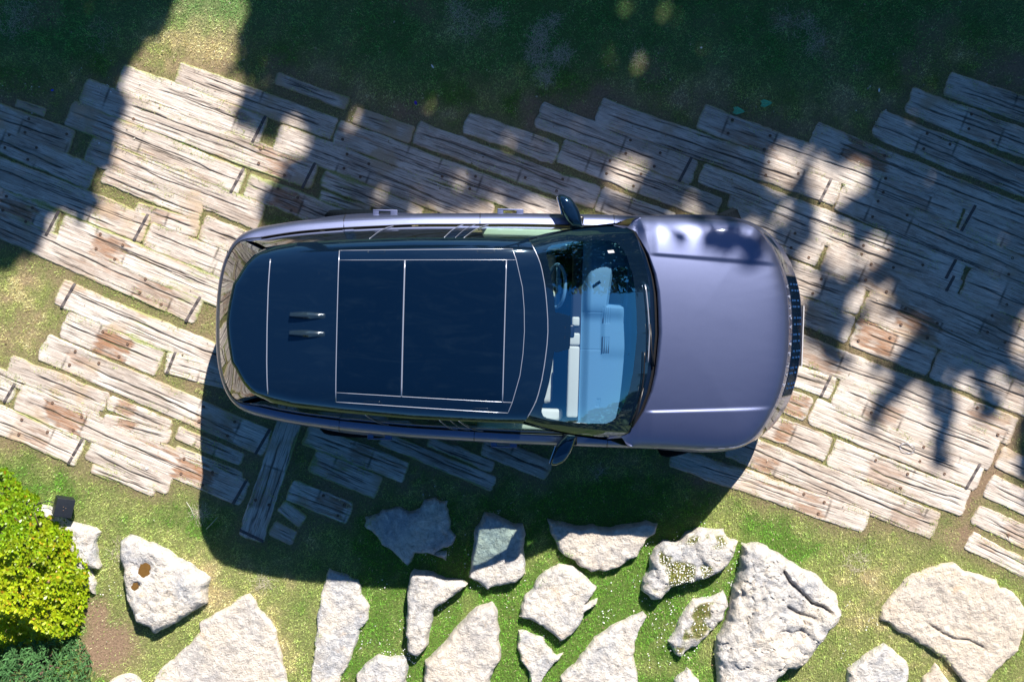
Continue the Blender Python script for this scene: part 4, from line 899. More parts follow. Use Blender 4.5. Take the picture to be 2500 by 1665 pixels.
# grille bars, studs and badge letters
def front_pt(v_, z, off=0.0):
    """point on the nose at lateral v_ and height z"""
    m = np.where(OUT[:, 0] > 1.95)[0]; z_ = np.full(len(m), z); p = body_pt(m, z_); o = np.argsort(p[:, 1]); u = np.interp(v_, p[o, 1], p[o, 0])
    return (float(u)+off, v_, z)
parts = []
for z in np.linspace(.66, .92, 8): parts.append(tube([front_pt(v, z, .004) for v in np.linspace(-.53, .53, 36)], .004, 5))
for v_ in np.linspace(-.5, .5, 21): parts.append(tube([front_pt(v_, z, .002) for z in np.linspace(.645, .93, 8)], .0035, 4))
nbar = sum(len(q[1]) for q in parts); gparts = parts
ys = [691,706,730,745,772,787.5,812,828,852.5,868,893,906,932,943]
parts = []
for i, py in enumerate(ys):
    vv = (817-py)/275.0
    for z in ((.70, .79, .88) if (i//2) % 2 == 0 else (.74, .845, .915)):
        p = front_pt(vv, z, .010); parts.append(box(p[0]-.012, p[0]+.005, p[1]-.008, p[1]+.008, z-.007, z+.007))
v, f = merge(gparts+parts); GB = mesh('grille_bars', v, f, [M['black'], M['chrome']], CAR, smooth=False); GB.data.polygons.foreach_set('material_index', [0 if i < nbar else 1 for i in range(len(f))])
v, f = merge([box(2.606, 2.611, -.265, .265, .50, .60), box(2.600, 2.606, -.275, .275, .49, .61)])
mesh('number_plate', v, f, M['plate'], CAR, smooth=False)
word = [('R',-.425),('A',-.335),('N',-.248),('G',-.155),('E',-.068),('R',.082),('O',.170),('V',.258),('E',.345),('R',.432)]
for ch, vv in word:
    cu = bpy.data.curves.new('t', 'FONT'); cu.body = ch; cu.size = .062; cu.extrude = .002; cu.align_x = 'CENTER'; cu.align_y = 'CENTER'
    to = bpy.data.objects.new('t', cu); COL.objects.link(to); bpy.context.view_layer.update()
    me = bpy.data.meshes.new_from_object(to); bpy.data.objects.remove(to)
    me.materials.clear(); me.materials.append(M['seam'])
    o = bpy.data.objects.new('badge_letter', me); COL.objects.link(o); o.parent = CAR
    p0 = Vector(front_pt(vv, .955)); p1 = Vector(front_pt(vv, .995)); pl = Vector(front_pt(vv+.03, .978))-Vector(front_pt(vv-.03, .978))
    upv = (p1-p0).normalized(); xa = pl.normalized(); nz_ = xa.cross(upv).normalized(); upv = nz_.cross(xa)
    from mathutils import Matrix
    R3 = Matrix((xa, upv, nz_)).transposed().to_4x4(); c = Vector(front_pt(vv, .976))+nz_*.004
    o.matrix_local = Matrix.Translation(c) @ R3

# bonnet
UBt = [(0,1.240),(.2,1.228),(.35,1.215),(.5,1.187),(.67,1.13),(.79,1.065),(.85,1.03),(.885,.975),(.915,.895),(.95,.86),(1.1,.85)]
UBv = np.array(UBt); UBh = np.array(UBt[:7]+[(.88, .965), (.905, .84)])
def ub(v): return np.interp(np.abs(v), UBv[:, 0], UBv[:, 1])
top = body_pt(ti, np.full(NR, 1.2)); mt = (top[:, 0] > .8) & (top[:, 1] >= 0)
RT = top[mt]; RT = RT[np.argsort(RT[:, 0])]                   # left half of the upper ring, rear to front
VM = RT[0, 1]
cum = np.concatenate([[0], np.cumsum(np.hypot(np.diff(RT[:, 0]), np.diff(RT[:, 1])))]); 
def hood_xy(s, t):
    """s: 0 cowl .. 1 edge ; t -1..1 across"""
    a = np.abs(t)
    # outer point: walk the ring from the nose (a=0) to the rear end (a=1)
    L = cum[-1]; q = L*(1-a**.8); ox = np.interp(q, cum, RT[:, 0]); oy = np.interp(q, cum, RT[:, 1])*np.sign(t)
    iv = .905*a**.8*1.0; ix = np.interp(iv, UBh[:, 0], UBh[:, 1]); iy = iv*np.sign(t)
    return ix+(ox-ix)*s, iy+(oy-iy)*s
RTL = np.concatenate([RT[::6], RT[-1:], RT[-1:]*[1, -1, 1]])
def hood_z(u, v):
    e = np.full(u.shape, 9.)
    av = np.abs(v)
    for p, q in zip(RTL[:-1], RTL[1:]):
        dx, dy = q[0]-p[0], q[1]-p[1]; t = np.clip(((u-p[0])*dx+(av-p[1])*dy)/(dx*dx+dy*dy), 0, 1); e = np.minimum(e, np.hypot(u-p[0]-t*dx, av-p[1]-t*dy))
    zr = np.interp(u, RT[:, 0], RT[:, 2])
    rise = sstep(2.5, 1.2, u)
    cf = sstep(.80, 1.15, u)
    z = zr+cf*.045*(1-np.exp(-e/.06))+(.35+.65*cf)*(.06*rise*(1-np.exp(-e/.12))+.062*(1-(v/.98)**2)*(1-np.exp(-e/.2)))
    vc = .675-.055*(u-1.15)/1.08; fade = sstep(1.12, 1.22, u)*sstep(2.30, 2.20, u)
    z = z+.011*sstep(-.014, .014, np.abs(v)-vc)*fade
    return z
ss = np.concatenate([np.linspace(0, .8, 60), 1-(1-np.linspace(0, 1, 40)[1:])**1.5*.2]); tt = np.linspace(-1, 1, 321)
S, T = np.meshgrid(ss, tt, indexing='ij'); S = S.ravel(); T = T.ravel(); U, Vv = hood_xy(S, T); Z = hood_z(U, Vv)
Z = np.where(S == 0, Z-.03, Z)
hood = mesh('bonnet', np.stack([U, Vv, Z], 1), grid(len(ss)-1, len(tt)-1), M['paint'], CAR)

# roof, windscreen
def hw(u): return np.interp(u, [-2.04, -1.8, -1.36, -.84, -.27, .1, .3], [.627, .667, .703, .733, .746, .751, .752])
def us(v): return np.interp(np.abs(v), [0, .11, .177, .32, .36, .48, .56, .62], [-2.306, -2.296, -2.286, -2.262, -2.235, -2.175, -2.120, -2.035])
def ut(v): return np.interp(np.abs(v), [0, .1, .19, .28, .39, .5, .57, .68, .752], [.270, .266, .258, .248, .232, .208, .188, .136, .09])
ZC = np.array([(-2.31, 1.775), (-2.1, 1.806), (-1.8, 1.832), (-1.4, 1.853), (-.8, 1.866), (-.3, 1.856), (0, 1.832), (.28, 1.775)])
_pc = np.polyfit(ZC[:, 0], ZC[:, 1], 4)
def RZ(u, v):
    q = np.abs(v)/hw(u); return np.polyval(_pc, u)-.028*q**2-.088*np.clip(q, 0, 1.02)**9
s = np.linspace(0, 1, 121); t = np.sin(np.linspace(-1, 1, 121)*math.pi/2)
S, T = np.meshgrid(s, t, indexing='ij'); S = S.ravel(); T = T.ravel()
U0 = us(T*.622)-.035*(1-np.abs(T)**3); U1 = ut(T*.751); U = U0+(U1-U0)*S; Vv = T*hw(U); Z = RZ(U, Vv)-.035*np.exp(-(U-U0)/.03)
roof = mesh('roof', np.stack([U, Vv, Z], 1), grid(120, 120), M['black'], CAR)
# folded-under edge of the roof
ed = [(float(U[i]), float(Vv[i]), float(Z[i])) for i in range(0, 121)]; edv = []; edf = []
for side in range(1):
    arr = ed; n0 = len(edv)
    for (a, b, c) in arr: edv += [(a, b, c), (a+.05, b*.93, c-.05)]
    for i in range(len(arr)-1): edf.append((n0+2*i, n0+2*i+1, n0+2*i+3, n0+2*i+2))
mesh('spoiler_lip', edv, edf, M['satin'], roof)
def on_roof(pts, r=.0035, n=14, closed=False):
    q = []
    m = len(pts) if closed else len(pts)-1
    for i in range(m):
        a = np.array(pts[i]); b = np.array(pts[(i+1) % len(pts)])
        for k in range(n): c = a+(b-a)*k/n; q.append((c[0], c[1], float(RZ(c[0], c[1]))+.0015))
    if not closed: c = pts[-1]; q.append((c[0], c[1], float(RZ(c[0], c[1]))+.0015))
    return tube(q, r, 6, closed)
# sunroof panels (slightly proud glass) and bright seams
def roof_panel(name, x0, x1, y0a, y0b):
    s = np.linspace(0, 1, 41); S, T = np.meshgrid(s, s*2-1, indexing='ij'); S = S.ravel(); T = T.ravel(); U = x0+(x1-x0)*S; Vv = T*(y0a+(y0b-y0a)*S)
    e = np.minimum(np.minimum(S, 1-S)*(x1-x0), (1-np.abs(T))*y0a); Z = RZ(U, Vv)+.0025*(1-np.exp(-e/.01))
    return mesh(name, np.stack([U, Vv, Z], 1), grid(40, 40), M['panel'], roof)
roof_panel('sunroof_panel', -1.418, -.905, .531, .548); roof_panel('sunroof_panel', -.885, -.088, .549, .570)
seam2 = [(-.035, .663), (-.003, .578), (.030, .45), (.054, .355), (.073, .18), (.080, 0), (.073, -.18), (.054, -.355), (.030, -.45), (-.003, -.578), (-.035, -.663)]
fr = [(ut(v), v) for v in np.linspace(.70, -.70, 29)]
S_ = [on_roof([(-1.427, .611), (-.035, .663)], .0030), on_roof([(-1.427, -.611), (-.035, -.663)], .0030), on_roof([(-1.427, .611), (-1.427, -.611)], .0042), on_roof([(-1.42, .533), (-.003, .575)], .0026), on_roof([(-1.42, -.533), (-.003, -.575)], .0026),
      on_roof([(-.895, .55), (-.895, -.55)], .0068), on_roof([(-.081, .572), (-.081, -.572)], .0052), on_roof(seam2, .0030, 5), on_roof([(float(a), float(b)) for a, b in fr], .0040, 3), on_roof([(-1.985, .525), (-1.992, .3), (-1.994, 0), (-1.992, -.3), (-1.985, -.565)], .0050, 8)]
for sg in (1, -1):
    for x in (-1.12, -.24):
        k = .613+(.663-.613)*(x+1.427)/1.392
        mesh('roof_clip', *on_roof([(x-.075, sg*k), (x-.075, sg*(k-.028)), (x+.06, sg*(k-.028)), (x+.06, sg*k)], .0014, 5), M['fin'], roof)
v, f = merge(S_); mesh('roof_seams', v, f, M['seam'], roof)
# antenna fins
for sg, y0 in ((1, .080), (-1, -.066)):
    vv = []; ff = []; n = 24
    for i in range(n+1):
        q = i/n; x = -1.815+.30*q; h = .055*min(1, (q/.02) if q < .02 else 1)*(1-max(0, (q-.05)/.95)**1.6)+.0; w = .022+.010*math.sin(math.pi*min(1, q*1.1)); zr = float(RZ(x, y0)); 
        for k, (dy, dz) in enumerate(((-w, 0), (-w*.75, h*.6), (-w*.25, h), (w*.25, h), (w*.75, h*.6), (w, 0))): vv.append((x, y0+dy, zr+dz-.002))
    for i in range(n):
        for k in range(5): ff.append((i*6+k, i*6+k+1, (i+1)*6+k+1, (i+1)*6+k))
    ff.append(tuple(range(5, -1, -1))); mesh('antenna_fin', vv, ff, M['fin'], roof, auto=25)

def ws_pt(p, q):
    """windscreen surface, p 0 top .. 1 base, q -1..1"""
    vt_ = q*.735; vb_ = q*.912; u0 = ut(vt_)+.004; u1 = ub(np.abs(vb_)*.985)-.028; v_ = vt_+(vb_-vt_)*p+np.sign(q)*.030*np.sin(math.pi*np.clip(p, 0, 1))*np.abs(q)**5
    z0 = RZ(u0, np.clip(vt_, -.735, .735)); z1 = 1.150-.045*np.abs(q)**2.5
    return u0+(u1-u0)*p, v_, z0+(z1-z0)*p+.030*np.sin(math.pi*p)-.02*np.abs(q)**8*np.sin(math.pi*p)
def inside(p, q):
    top_lim = .055+.05*np.abs(q)**4
    a = (p-.44)/.375; wq = .93-.055*p; b = q/wq
    k = (np.abs(a)**7+np.abs(b)**14 < 1)
    u, v_, z = ws_pt(p, q); tab = (np.abs(v_) < .16-.25*np.maximum(0, p-.10)) & (p < .20)
    cut = (np.hypot((p-.135)/.05, (np.abs(v_)-.095)/.035) < .8)
    return k & ~tab
npp, nq = 170, 300
S, T = np.meshgrid(np.linspace(0, 1, npp+1), np.linspace(-1, 1, nq+1), indexing='ij'); WV = np.stack(ws_pt(S.ravel(), T.ravel()), 1); WF = grid(npp, nq)
pc = S.ravel()[WF].mean(1); qc = T.ravel()[WF].mean(1); ins = inside(pc, qc)
def sub(name, V, F, mat, parent):
    us_, inv = np.unique(F, return_inverse=True); return mesh(name, V[us_], inv.reshape(F.shape), mat, parent)
screen = sub('windscreen', WV, WF[ins], M['wind'], CAR); sub('windscreen_border', WV, WF[~ins], M['black'], CAR)
# cowl strip under the screen edge
cv = []; cf = []
qs = np.linspace(-1, 1, 101)
for q in qs:
    u, v_, z = ws_pt(np.array([1.0]), np.array([q])); vb_ = float(v_[0]); hu = float(ub(abs(q*.912)))+.012
    cv += [(float(u[0])-.002, vb_, float(z[0])-.001), (hu, vb_*1.005, float(z[0])-.022)]
for i in range(100): cf.append((2*i, 2*i+1, 2*i+3, 2*i+2))
mesh('cowl_panel', cv, cf, M['satin'], CAR)
# wipers lying along the base
def ws_xyz(p, q, off=.012):
    a = ws_pt(np.array([p]), np.array([q])); return (float(a[0][0])+.006, float(a[1][0]), float(a[2][0])+off)
for (q0, q1, p0, p1) in ((-.28, .46, .945, .915), (-.86, -.18, .965, .90)):
    w = tube([ws_xyz(p0+(p1-p0)*k/12, q0+(q1-q0)*k/12, .014) for k in range(13)], .0065, 6); wo = mesh('wiper', *w, M['seam'] if q0 > -.5 else M['satin'], CAR)
    a = tube([ws_xyz(1.0, q0-.03, .02), ws_xyz(.965, q0+.12, .035), ws_xyz((p0+p1)/2+.01, (q0+q1)/2, .03)], [.012, .008, .006], 6); mesh('wiper_arm', *a, M['satin'], wo)
# washer sticker and parking label
p = ws_xyz(.80, .80, .004)
stv = [ws_xyz(.70, .80, .004), ws_xyz(.70, .775, .004), ws_xyz(.64, .775, .004), ws_xyz(.64, .80, .004)]
mesh('windscreen_sticker', stv, [(0, 1, 2, 3)], M['plate'], screen, smooth=False)

# side glass
BELT = body_pt(ti, np.full(NR, 1.072))
def side_surf(s, xb0, xb1, xt0, xt1, inset=.0, nu=30, nv=10, bulge=.035):
    m = np.where((BELT[:, 1]*s > .5) & (BELT[:, 0] < 1.0))[0]; m = m[np.argsort(BELT[m, 0])]; bu, bv = BELT[m, 0], np.abs(BELT[m, 1])
    a, b = np.meshgrid(np.linspace(0, 1, nu+1), np.linspace(0, 1, nv+1), indexing='ij'); a = a.ravel(); b = b.ravel()
    xb = xb0+(xb1-xb0)*a; xt = xt0+(xt1-xt0)*a; yb = np.interp(xb, bu, bv)-.012-inset; 
    if xt1 > .12 or xt1 < xt0: pass
    yt = hw(xt)-.004-inset; zt = RZ(np.clip(xt, -2.04, .1), hw(xt))
    y = yb+(yt-yb)*b+bulge*np.sin(math.pi*b)*.6; z = 1.074+(zt-1.074)*b
    return np.stack([xb+(xt-xb)*b, y*s, z], 1), grid(nu, nv)
for s in (1, -1):
    for di, (name, args, mat) in enumerate([('quarter_window', (-2.30, -1.50, -2.00, -1.365), 'privacy'), ('rear_door_window', (-1.43, -1.075, -1.31, -1.205), 'privacy'), ('rear_door_window', (-1.055, -.46, -1.19, -.585), 'privacy'), ('front_door_window', (-.25, .72, -.44, .085), 'sideg')]):
        par = CAR if di == 0 else doors[(s, 0 if di < 3 else 1)]
        v, f = side_surf(s, *args); mesh(name, v, f, M[mat], par)
    pil = [side_surf(s, -2.365, -2.28, -2.045, -1.985, -.002), side_surf(s, -1.52, -1.42, -1.375, -1.30, -.003), side_surf(s, -1.085, -1.045, -1.21, -1.18, -.002), side_surf(s, -.47, -.24, -.60, -.43, -.004), side_surf(s, .70, .90, .06, .095, -.003)]
    for v, f in pil: mesh('window_pillar', v, f, M['black'], CAR)
    def edge(xb, xt, r=.003):
        v, f = side_surf(s, xb, xb+.01, xt, xt+.01, -.006, 1, 14); return tube([tuple(q) for q in v[:15]], r, 5)
    for e_ in (edge(-1.065, -1.195), edge(-.465, -.59, .0035), edge(-.36, -.50, .002), edge(-.245, -.43)): mesh('window_frame_line', *e_, M['seam'], CAR)
# A pillar outer faces between windscreen edge and side glass
for s in (1, -1):
    n = 24; vv = []
    for i in range(n+1):
        p = i/n; a = ws_pt(np.array([p]), np.array([1.0*s])); vv.append((float(a[0][0]), float(a[1][0]), float(a[2][0])))
        x = .09+(.90-.09)*p; yb = .89; y = (hw(.09)-.004)+(yb-(hw(.09)-.004))*p+.02*math.sin(math.pi*p)
        vv.append((float(a[0][0])-.05*(1-p)-.02, (abs(float(a[1][0]))+.004)*s, float(a[2][0])-.055))
    mesh('roof_pillar', vv, [(2*i, 2*i+1, 2*i+3, 2*i+2) for i in range(n)], M['black'], CAR)
# rear window and corner posts
m = np.where((BELT[:, 0] < -2.2))[0]; bp = BELT[m]; bp = bp[np.argsort(bp[:, 1])]
def rear_surf(y0, y1, off=0):
    a, b = np.meshgrid(np.linspace(0, 1, 61), np.linspace(0, 1, 9), indexing='ij'); a = a.ravel(); b = b.ravel(); q = y0+(y1-y0)*a
    yb = q*.72; xb = np.interp(yb, bp[:, 1], bp[:, 0]); yt = q*.60; xt = us(yt)+.03; zt = RZ(np.maximum(xt, -2.28), yt)-.045
    return np.stack([xb+(xt-xb)*b-off-.012*np.sin(math.pi*b), yb+(yt-yb)*b, 1.074+(zt-1.074)*b], 1), grid(60, 8)
v, f = rear_surf(-.96, .96); mesh('rear_window', v, f, M['privacy'], CAR)
for s in (1, -1):
    v, f = rear_surf(s*.95, s*1.03, .003); mesh('rear_pillar', v, f, M['black'], CAR)
# tail lights on the rear corners
for s in (1, -1):
    pts = []
    for k in range(10):
        z0 = .74; yy = .60+.02*k
    v, f = box(-2.53, -2.47, s*.58-.03, s*.58+.03, .62, .95, .012); mesh('tail_light', v, f, M['privacy'], CAR)

# door handles
for s in (1, -1):
    for (xa, xb, di) in ((-1.262, -1.047, 0), (-.176, .052, 1)):
        p0, i0 = ring_at_u((xa+xb)/2, s, .93); y = abs(p0[1])
        parts = [box(xa, xb, s*(y+.030)-.006, s*(y+.030)+.006, .915, .945, .004)]
        for (c0, c1) in ((xa, xa+.052), (xb-.062, xb)):
            parts.append(box(c0, c1, min(s*(y-.02), s*(y+.032)), max(s*(y-.02), s*(y+.032)), .918, .942, .004))
        v, f = merge(parts); mesh('handle', v, f, M['paint'], doors[(s, di)], auto=40)
# door mirrors
for s in (1, -1):
    poly = [(.337, 1.150), (.352, 1.166), (.390, 1.165), (.449, 1.139), (.485, 1.10), (.515, 1.05), (.540, .99), (.556, .93), (.565, .885), (.480, .89), (.425, .94), (.392, .985), (.368, 1.04), (.345, 1.105)]
    rp = resample(poly, .012); import itertools
    c0 = rp.mean(0); vv = []; ff = []; nr = len(rp)
    lv = [(1.0, 1.03, .80), (1.01, 1.06, .95), (1.0, 1.10, 1.0), (1.0, 1.16, .98), (1.0, 1.195, .88), (1.0, 1.212, .60), (1.0, 1.216, .25)]
    for (_, z, sc) in lv:
        for (x, y) in rp: vv.append((c0[0]+(x-c0[0])*sc, s*(c0[1]+(y-c0[1])*sc), z))
    for l in range(len(lv)-1):
        for k in range(nr): ff.append((l*nr+k, l*nr+(k+1) % nr, (l+1)*nr+(k+1) % nr, (l+1)*nr+k))
    ff.append(tuple(range(nr))); ff.append(tuple((len(lv)-1)*nr+k for k in range(nr)))
    mo_ = mesh('door_mirror', vv, ff, M['black'], doors[(s, 1)])
    v, f = merge([box(.45, .57, min(s*.87, s*.99), max(s*.87, s*.99), 1.06, 1.13, .02)]); mesh('mirror_foot', v, f, M['satin'], mo_)
    # mirror face to the rear
    v, f = box(.352, .362, min(s*.99, s*1.14), max(s*.99, s*1.14), 1.08, 1.185, .004); 
    v = [(x+(abs(y)-1.065)*-.32, y, z) for (x, y, z) in v]; mesh('mirror_glass', v, f, M['chrome'], mo_)
# wheels
for (uw, s, steer) in ((1.69, 1, .42), (1.69, -1, .42), (-1.36, 1, 0), (-1.36, -1, 0)):
    we = empty('wheel', (uw, s*.87, .395)); we.parent = CAR; we.rotation_euler = (0, 0, steer)
    R_ = .395; W_ = .142
    v, f = lathe([(.27, -W_*.9), (.30, -W_), (R_-.03, -W_), (R_-.006, -W_*.82), (R_, -W_*.5), (R_, 0), (R_, W_*.5), (R_-.006, W_*.82), (R_-.03, W_), (.30, W_), (.27, W_*.9)], 72); 
    parts = [(v, f)]
    for k in range(60):
        a = k/60*2*math.pi
        for y0, y1 in ((-W_*.82, -W_*.2), (W_*.1, W_*.8)):
            ca, sa_ = math.cos(a), math.sin(a); t0, t1 = -.012, .012; q = [(R_*1.004*math.cos(a+t/R_), yy, R_*1.004*math.sin(a+t/R_)) for t in (t0, t1) for yy in (y0, y1)]
            parts.append((q, [(0, 1, 3, 2)]))
    v, f = merge(parts); mesh('tyre', v, f, M['rubber'], we)
    parts = [lathe([(.27, -.10), (.275, 0), (.27, .12), (.25, .12), (.245, -.10)], 48), lathe([(.0, .10*s), (.06, .10*s), (.065, .05*s)], 24)]
    for k in range(10):
        a = k/10*2*math.pi; d = np.array([math.cos(a), 0, math.sin(a)]); parts.append(tube([d*.05+[0, .09*s, 0], d*.16+[0, .10*s, 0], d*.255+[0, .08*s, 0]], [.022, .018, .02], 6))
    v, f = merge(parts); mesh('rim', v, f, M['rim'], we)
# underbody, tub and cabin
v, f = merge([box(-2.35, 2.35, -.70, .70, .24, .34), box(.72, 2.2, -.78, .78, .34, .86), box(-2.3, -.9, -.70, .70, .34, .62)])
mesh('underbody', v, f, M['satin'], CAR, smooth=False)
cab = [box(-2.2, .72, -.86, .86, .36, .40), box(-2.25, -2.2, -.75, .75, .4, 1.05), box(.70, .74, -.84, .84, .36, .98)]
v, f = merge(cab); mesh('cabin_floor', v, f, M['carpet'], CAR, smooth=False)
for s in (1, -1):
    v, f = box(-.30, .66, min(s*.80, s*.865), max(s*.80, s*.865), .45, 1.10, .02); dp = mesh('door_card', v, f, M['cream'], doors[(s, 1)])
    v, f = box(-.15, .45, min(s*.70, s*.80), max(s*.70, s*.80), .78, .86, .03); mesh('armrest', v, f, M['cream'], dp)
# dashboard
def dash_z(u, v):
    z = 1.045-.035*sstep(.95, 1.10, u)-.05*sstep(.66, .58, u)
    z = z+.055*np.exp(-((v-.38)/.235)**6)*sstep(.57, .63, u)*sstep(1.03, .90, u)      # instrument hood
    z = z+.020*np.exp(-(v/.20)**6)*sstep(.74, .79, u)*sstep(1.06, 1.0, u)
    scr = sstep(.235, .225, np.abs(v-.39)*1.0)*sstep(.80, .82, u)*sstep(.975, .955, u)
    z = z-.045*sstep(.19, .17, np.abs(v-.40-.0))*sstep(.80+.12*(v-.4), .83+.12*(v-.4), u)*sstep(.97, .95, u)
    for vc in (-.115, .145):
        for k in range(4): z = z-.006*np.exp(-((u-(.765+.018*k))/.0035)**4)*(np.abs(v-vc) < .072)
    for k in range(14): pass
    z = z-.006*np.exp(-((u-.99)/.018)**6)*(np.abs(v) < .20)
    for k in range(3): z = z-.006*np.exp(-((u-(.735+.012*k)-.15*(v+.60))/.0035)**4)*(np.abs(v+.62) < .035)
    return z-.004*np.exp(-((v+.16)/.003)**2)*(u < .76)-.004*np.exp(-((v-.165)/.003)**2)*(u < .76)
V, F = patch(lambda a, b: (.565+a*.60, (b*2-1)*.80, dash_z(.565+a*.60, (b*2-1)*.80)), 160, 300)
lim = np.interp(np.abs(V[:, 1]), [0, .2, .5, .7, .8], [1.165, 1.155, 1.11, .98, .84]); V[:, 0] = np.minimum(V[:, 0], lim)
DB = mesh('dashboard', V, F, M['dash'], CAR)
v, f = box(.50, .585, -.80, .80, .70, 1.0, .02); mesh('dashboard_front', v, f, M['carpet'], DB)
v, f = merge([box(.475, .572, -.755, -.135, .985, 1.035, .018), box(.475, .572, -.128, -.02, .985, 1.035, .018), box(.50, .565, .04, .12, .97, 1.02, .016)]); mesh('dashboard_pad', v, f, M['cream'], DB)
V, F = patch(lambda a, b: (.825+a*.125+.10*((b*2-1)*.155), .40+(b*2-1)*.155, 1.062+a*.006), 6, 6); mesh('instrument_screen', V, F, M['screen'], DB, smooth=False)
parts = [box(.765+.018*k-.0045, .765+.018*k+.0045, vc-.07, vc+.07, 1.0405, 1.0595) for vc in (-.115, .145) for k in range(4)]+[box(.978, 1.004, vc-.085, vc+.085, 1.03, 1.0425) for vc in (-.115, .135)]
v, f = merge(parts); mesh('vent_slots', v, f, M['dashd'], DB, smooth=False)
v, f = merge([box(.62, .76, -.34, .20, 1.046, 1.0475)]); 
# steering wheel
swc = Vector((.36, .385, .965)); pts = []
for k in range(40):
    a = k/40*2*math.pi; pts.append(swc+Vector((-.075*math.sin(a)*-1*.9, .185*math.cos(a), .165*math.sin(a))))
SW = mesh('steering_wheel', *tube(pts, .015, 10, True), M['dash'], CAR)
parts = [tube([swc+Vector((.01, 0, 0)), swc+Vector((.01, .18*q, .0))], .018, 8) for q in (1, -1)]+[tube([swc+Vector((.02, 0, 0)), swc+Vector((-.065, 0, -.15))], .016, 8), box(.355, .40, .315, .455, .92, 1.01, .02)]
v, f = merge(parts); mesh('steering_hub', v, f, M['dash'], SW)
# seats
for s in (1, -1):
    se = empty('front_seat', (0, s*.40, .40)); se.parent = CAR
    for nm, bx_ in (('seat_cushion', (-.30, .36, -.27, .27, .02, .26)), ('backrest', (-.46, -.28, -.26, .26, .15, .85)), ('headrest', (-.44, -.34, -.13, .13, .88, 1.05))):
        v, f = box(*bx_, .045); mesh(nm, v, f, M['cream'], se)
for s in (1, -1):
    v, f = box(.10, .30, s*.40-.25, s*.40+.25, .60, .66, .03)
v, f = box(-.35, .50, -.12, .12, .40, .80, .04); mesh('centre_console', v, f, M['carpet'], CAR)
# rear-view mirror and sensor housing behind the glass
def under(p, q, dz): a = ws_pt(np.array([p]), np.array([q])); return Vector((float(a[0][0]), float(a[1][0]), float(a[2][0])-dz))
a = under(.10, 0, .02); v1 = box(a.x-.04, a.x+.05, -.06, .06, a.z-.05, a.z-.005, .012); v2 = box(a.x+.055, a.x+.125, -.045, .065, a.z-.12, a.z-.06, .02); v3 = box(a.x+.02, a.x+.045, -.145, .145, a.z-.13, a.z-.055, .01)
v, f = merge([v1, v2, v3]); mesh('rear_view_mirror', v, f, M['satin'], CAR)

# ------------------------------------------------------------------ shrubs at the lower left
def leaf_quads(c, d, up, l, w):
    s = np.cross(d, up); s /= np.linalg.norm(s)+1e-9
    return [c, c+d*l*.35+s*w*.42+up*l*.02, c+d*l*.72+s*w*.5+up*l*.02, c+d*l, c+d*l*.72-s*w*.5+up*l*.02, c+d*l*.35-s*w*.42+up*l*.02]
shp = [(-260,1120),(20,1150),(45,1190),(85,1215),(110,1250),(165,1290),(190,1312),(185,1335),(213,1372),(222,1402),(212,1450),(203,1500),(190,1545),(60,1575),(-260,1640)]
SHP = np.array([P(a-8, b, .12) for a, b in shp])
sx = RNG.uniform(SHP[:, 0].min(), SHP[:, 0].max(), 7800); sy = RNG.uniform(SHP[:, 1].min(), SHP[:, 1].max(), 7800)
d = poly_dist(sx, sy, SHP); k = (d > -.02) & (sx > -5.35); sx, sy, d = sx[k], sy[k], d[k]
hz = .12+.50*(1-np.exp(-np.maximum(d, 0)/.16))+(fbm(sx*5.5, sy*5.5, 301, 3)-.5)*.62*sstep(-.02, .15, d)
LVx = []; LF = []; LT = []
for x, y, zt, dd in zip(sx, sy, hz, d):
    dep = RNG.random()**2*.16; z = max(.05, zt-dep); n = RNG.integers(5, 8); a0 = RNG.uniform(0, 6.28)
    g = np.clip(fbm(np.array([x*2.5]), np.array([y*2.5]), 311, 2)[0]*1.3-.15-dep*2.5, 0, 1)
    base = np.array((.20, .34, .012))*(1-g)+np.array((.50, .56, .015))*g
    tilt = np.array((RNG.normal(0, .3), RNG.normal(0, .3), 1.0)); tilt /= np.linalg.norm(tilt)
    for i in range(n):
        a = a0+i*2.4; el_ = RNG.uniform(.05, .9); dv = np.array((math.cos(a)*math.cos(el_), math.sin(a)*math.cos(el_), math.sin(el_))); up = np.array((-math.cos(a)*math.sin(el_), -math.sin(a)*math.sin(el_), math.cos(el_)))+tilt*.3
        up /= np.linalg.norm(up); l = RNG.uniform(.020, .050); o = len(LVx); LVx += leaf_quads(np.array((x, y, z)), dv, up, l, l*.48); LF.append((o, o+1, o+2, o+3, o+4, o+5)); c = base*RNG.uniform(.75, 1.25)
        if RNG.random() < .03: c = np.array((.55, .35, .03))
        LT += [c]*6
ctr = (float(SHP[:, 0].mean()), float(SHP[:, 1].mean()))
sh = empty('leafy_shrub', (*ctr, 0)); tag(sh, 'bright yellow-green glossy shrub at the lower left edge', 'shrub')
LV_ = np.array(LVx, np.float32)-np.array((*ctr, 0), np.float32)
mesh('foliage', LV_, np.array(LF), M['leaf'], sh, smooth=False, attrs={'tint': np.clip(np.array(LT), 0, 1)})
parts = []
for i in range(26):
    a = RNG.uniform(0, 6.28); r = RNG.uniform(.1, .45); parts.append(tube([(r*.2*math.cos(a), r*.2*math.sin(a), -.02), (r*.7*math.cos(a), r*.7*math.sin(a), .22), (r*math.cos(a)*1.1, r*math.sin(a)*1.1, .45)], [.012, .009, .004], 6))
v, f = merge(parts); mesh('stems', v, f, M['bark'], sh)
jp = [(-200,1590),(0,1555),(60,1545),(105,1530),(150,1535),(190,1560),(205,1585),(222,1610),(222,1660),(240,1700),(240,1800),(-200,1800)]
JP = np.array([P(a-5, b, .08) for a, b in jp])
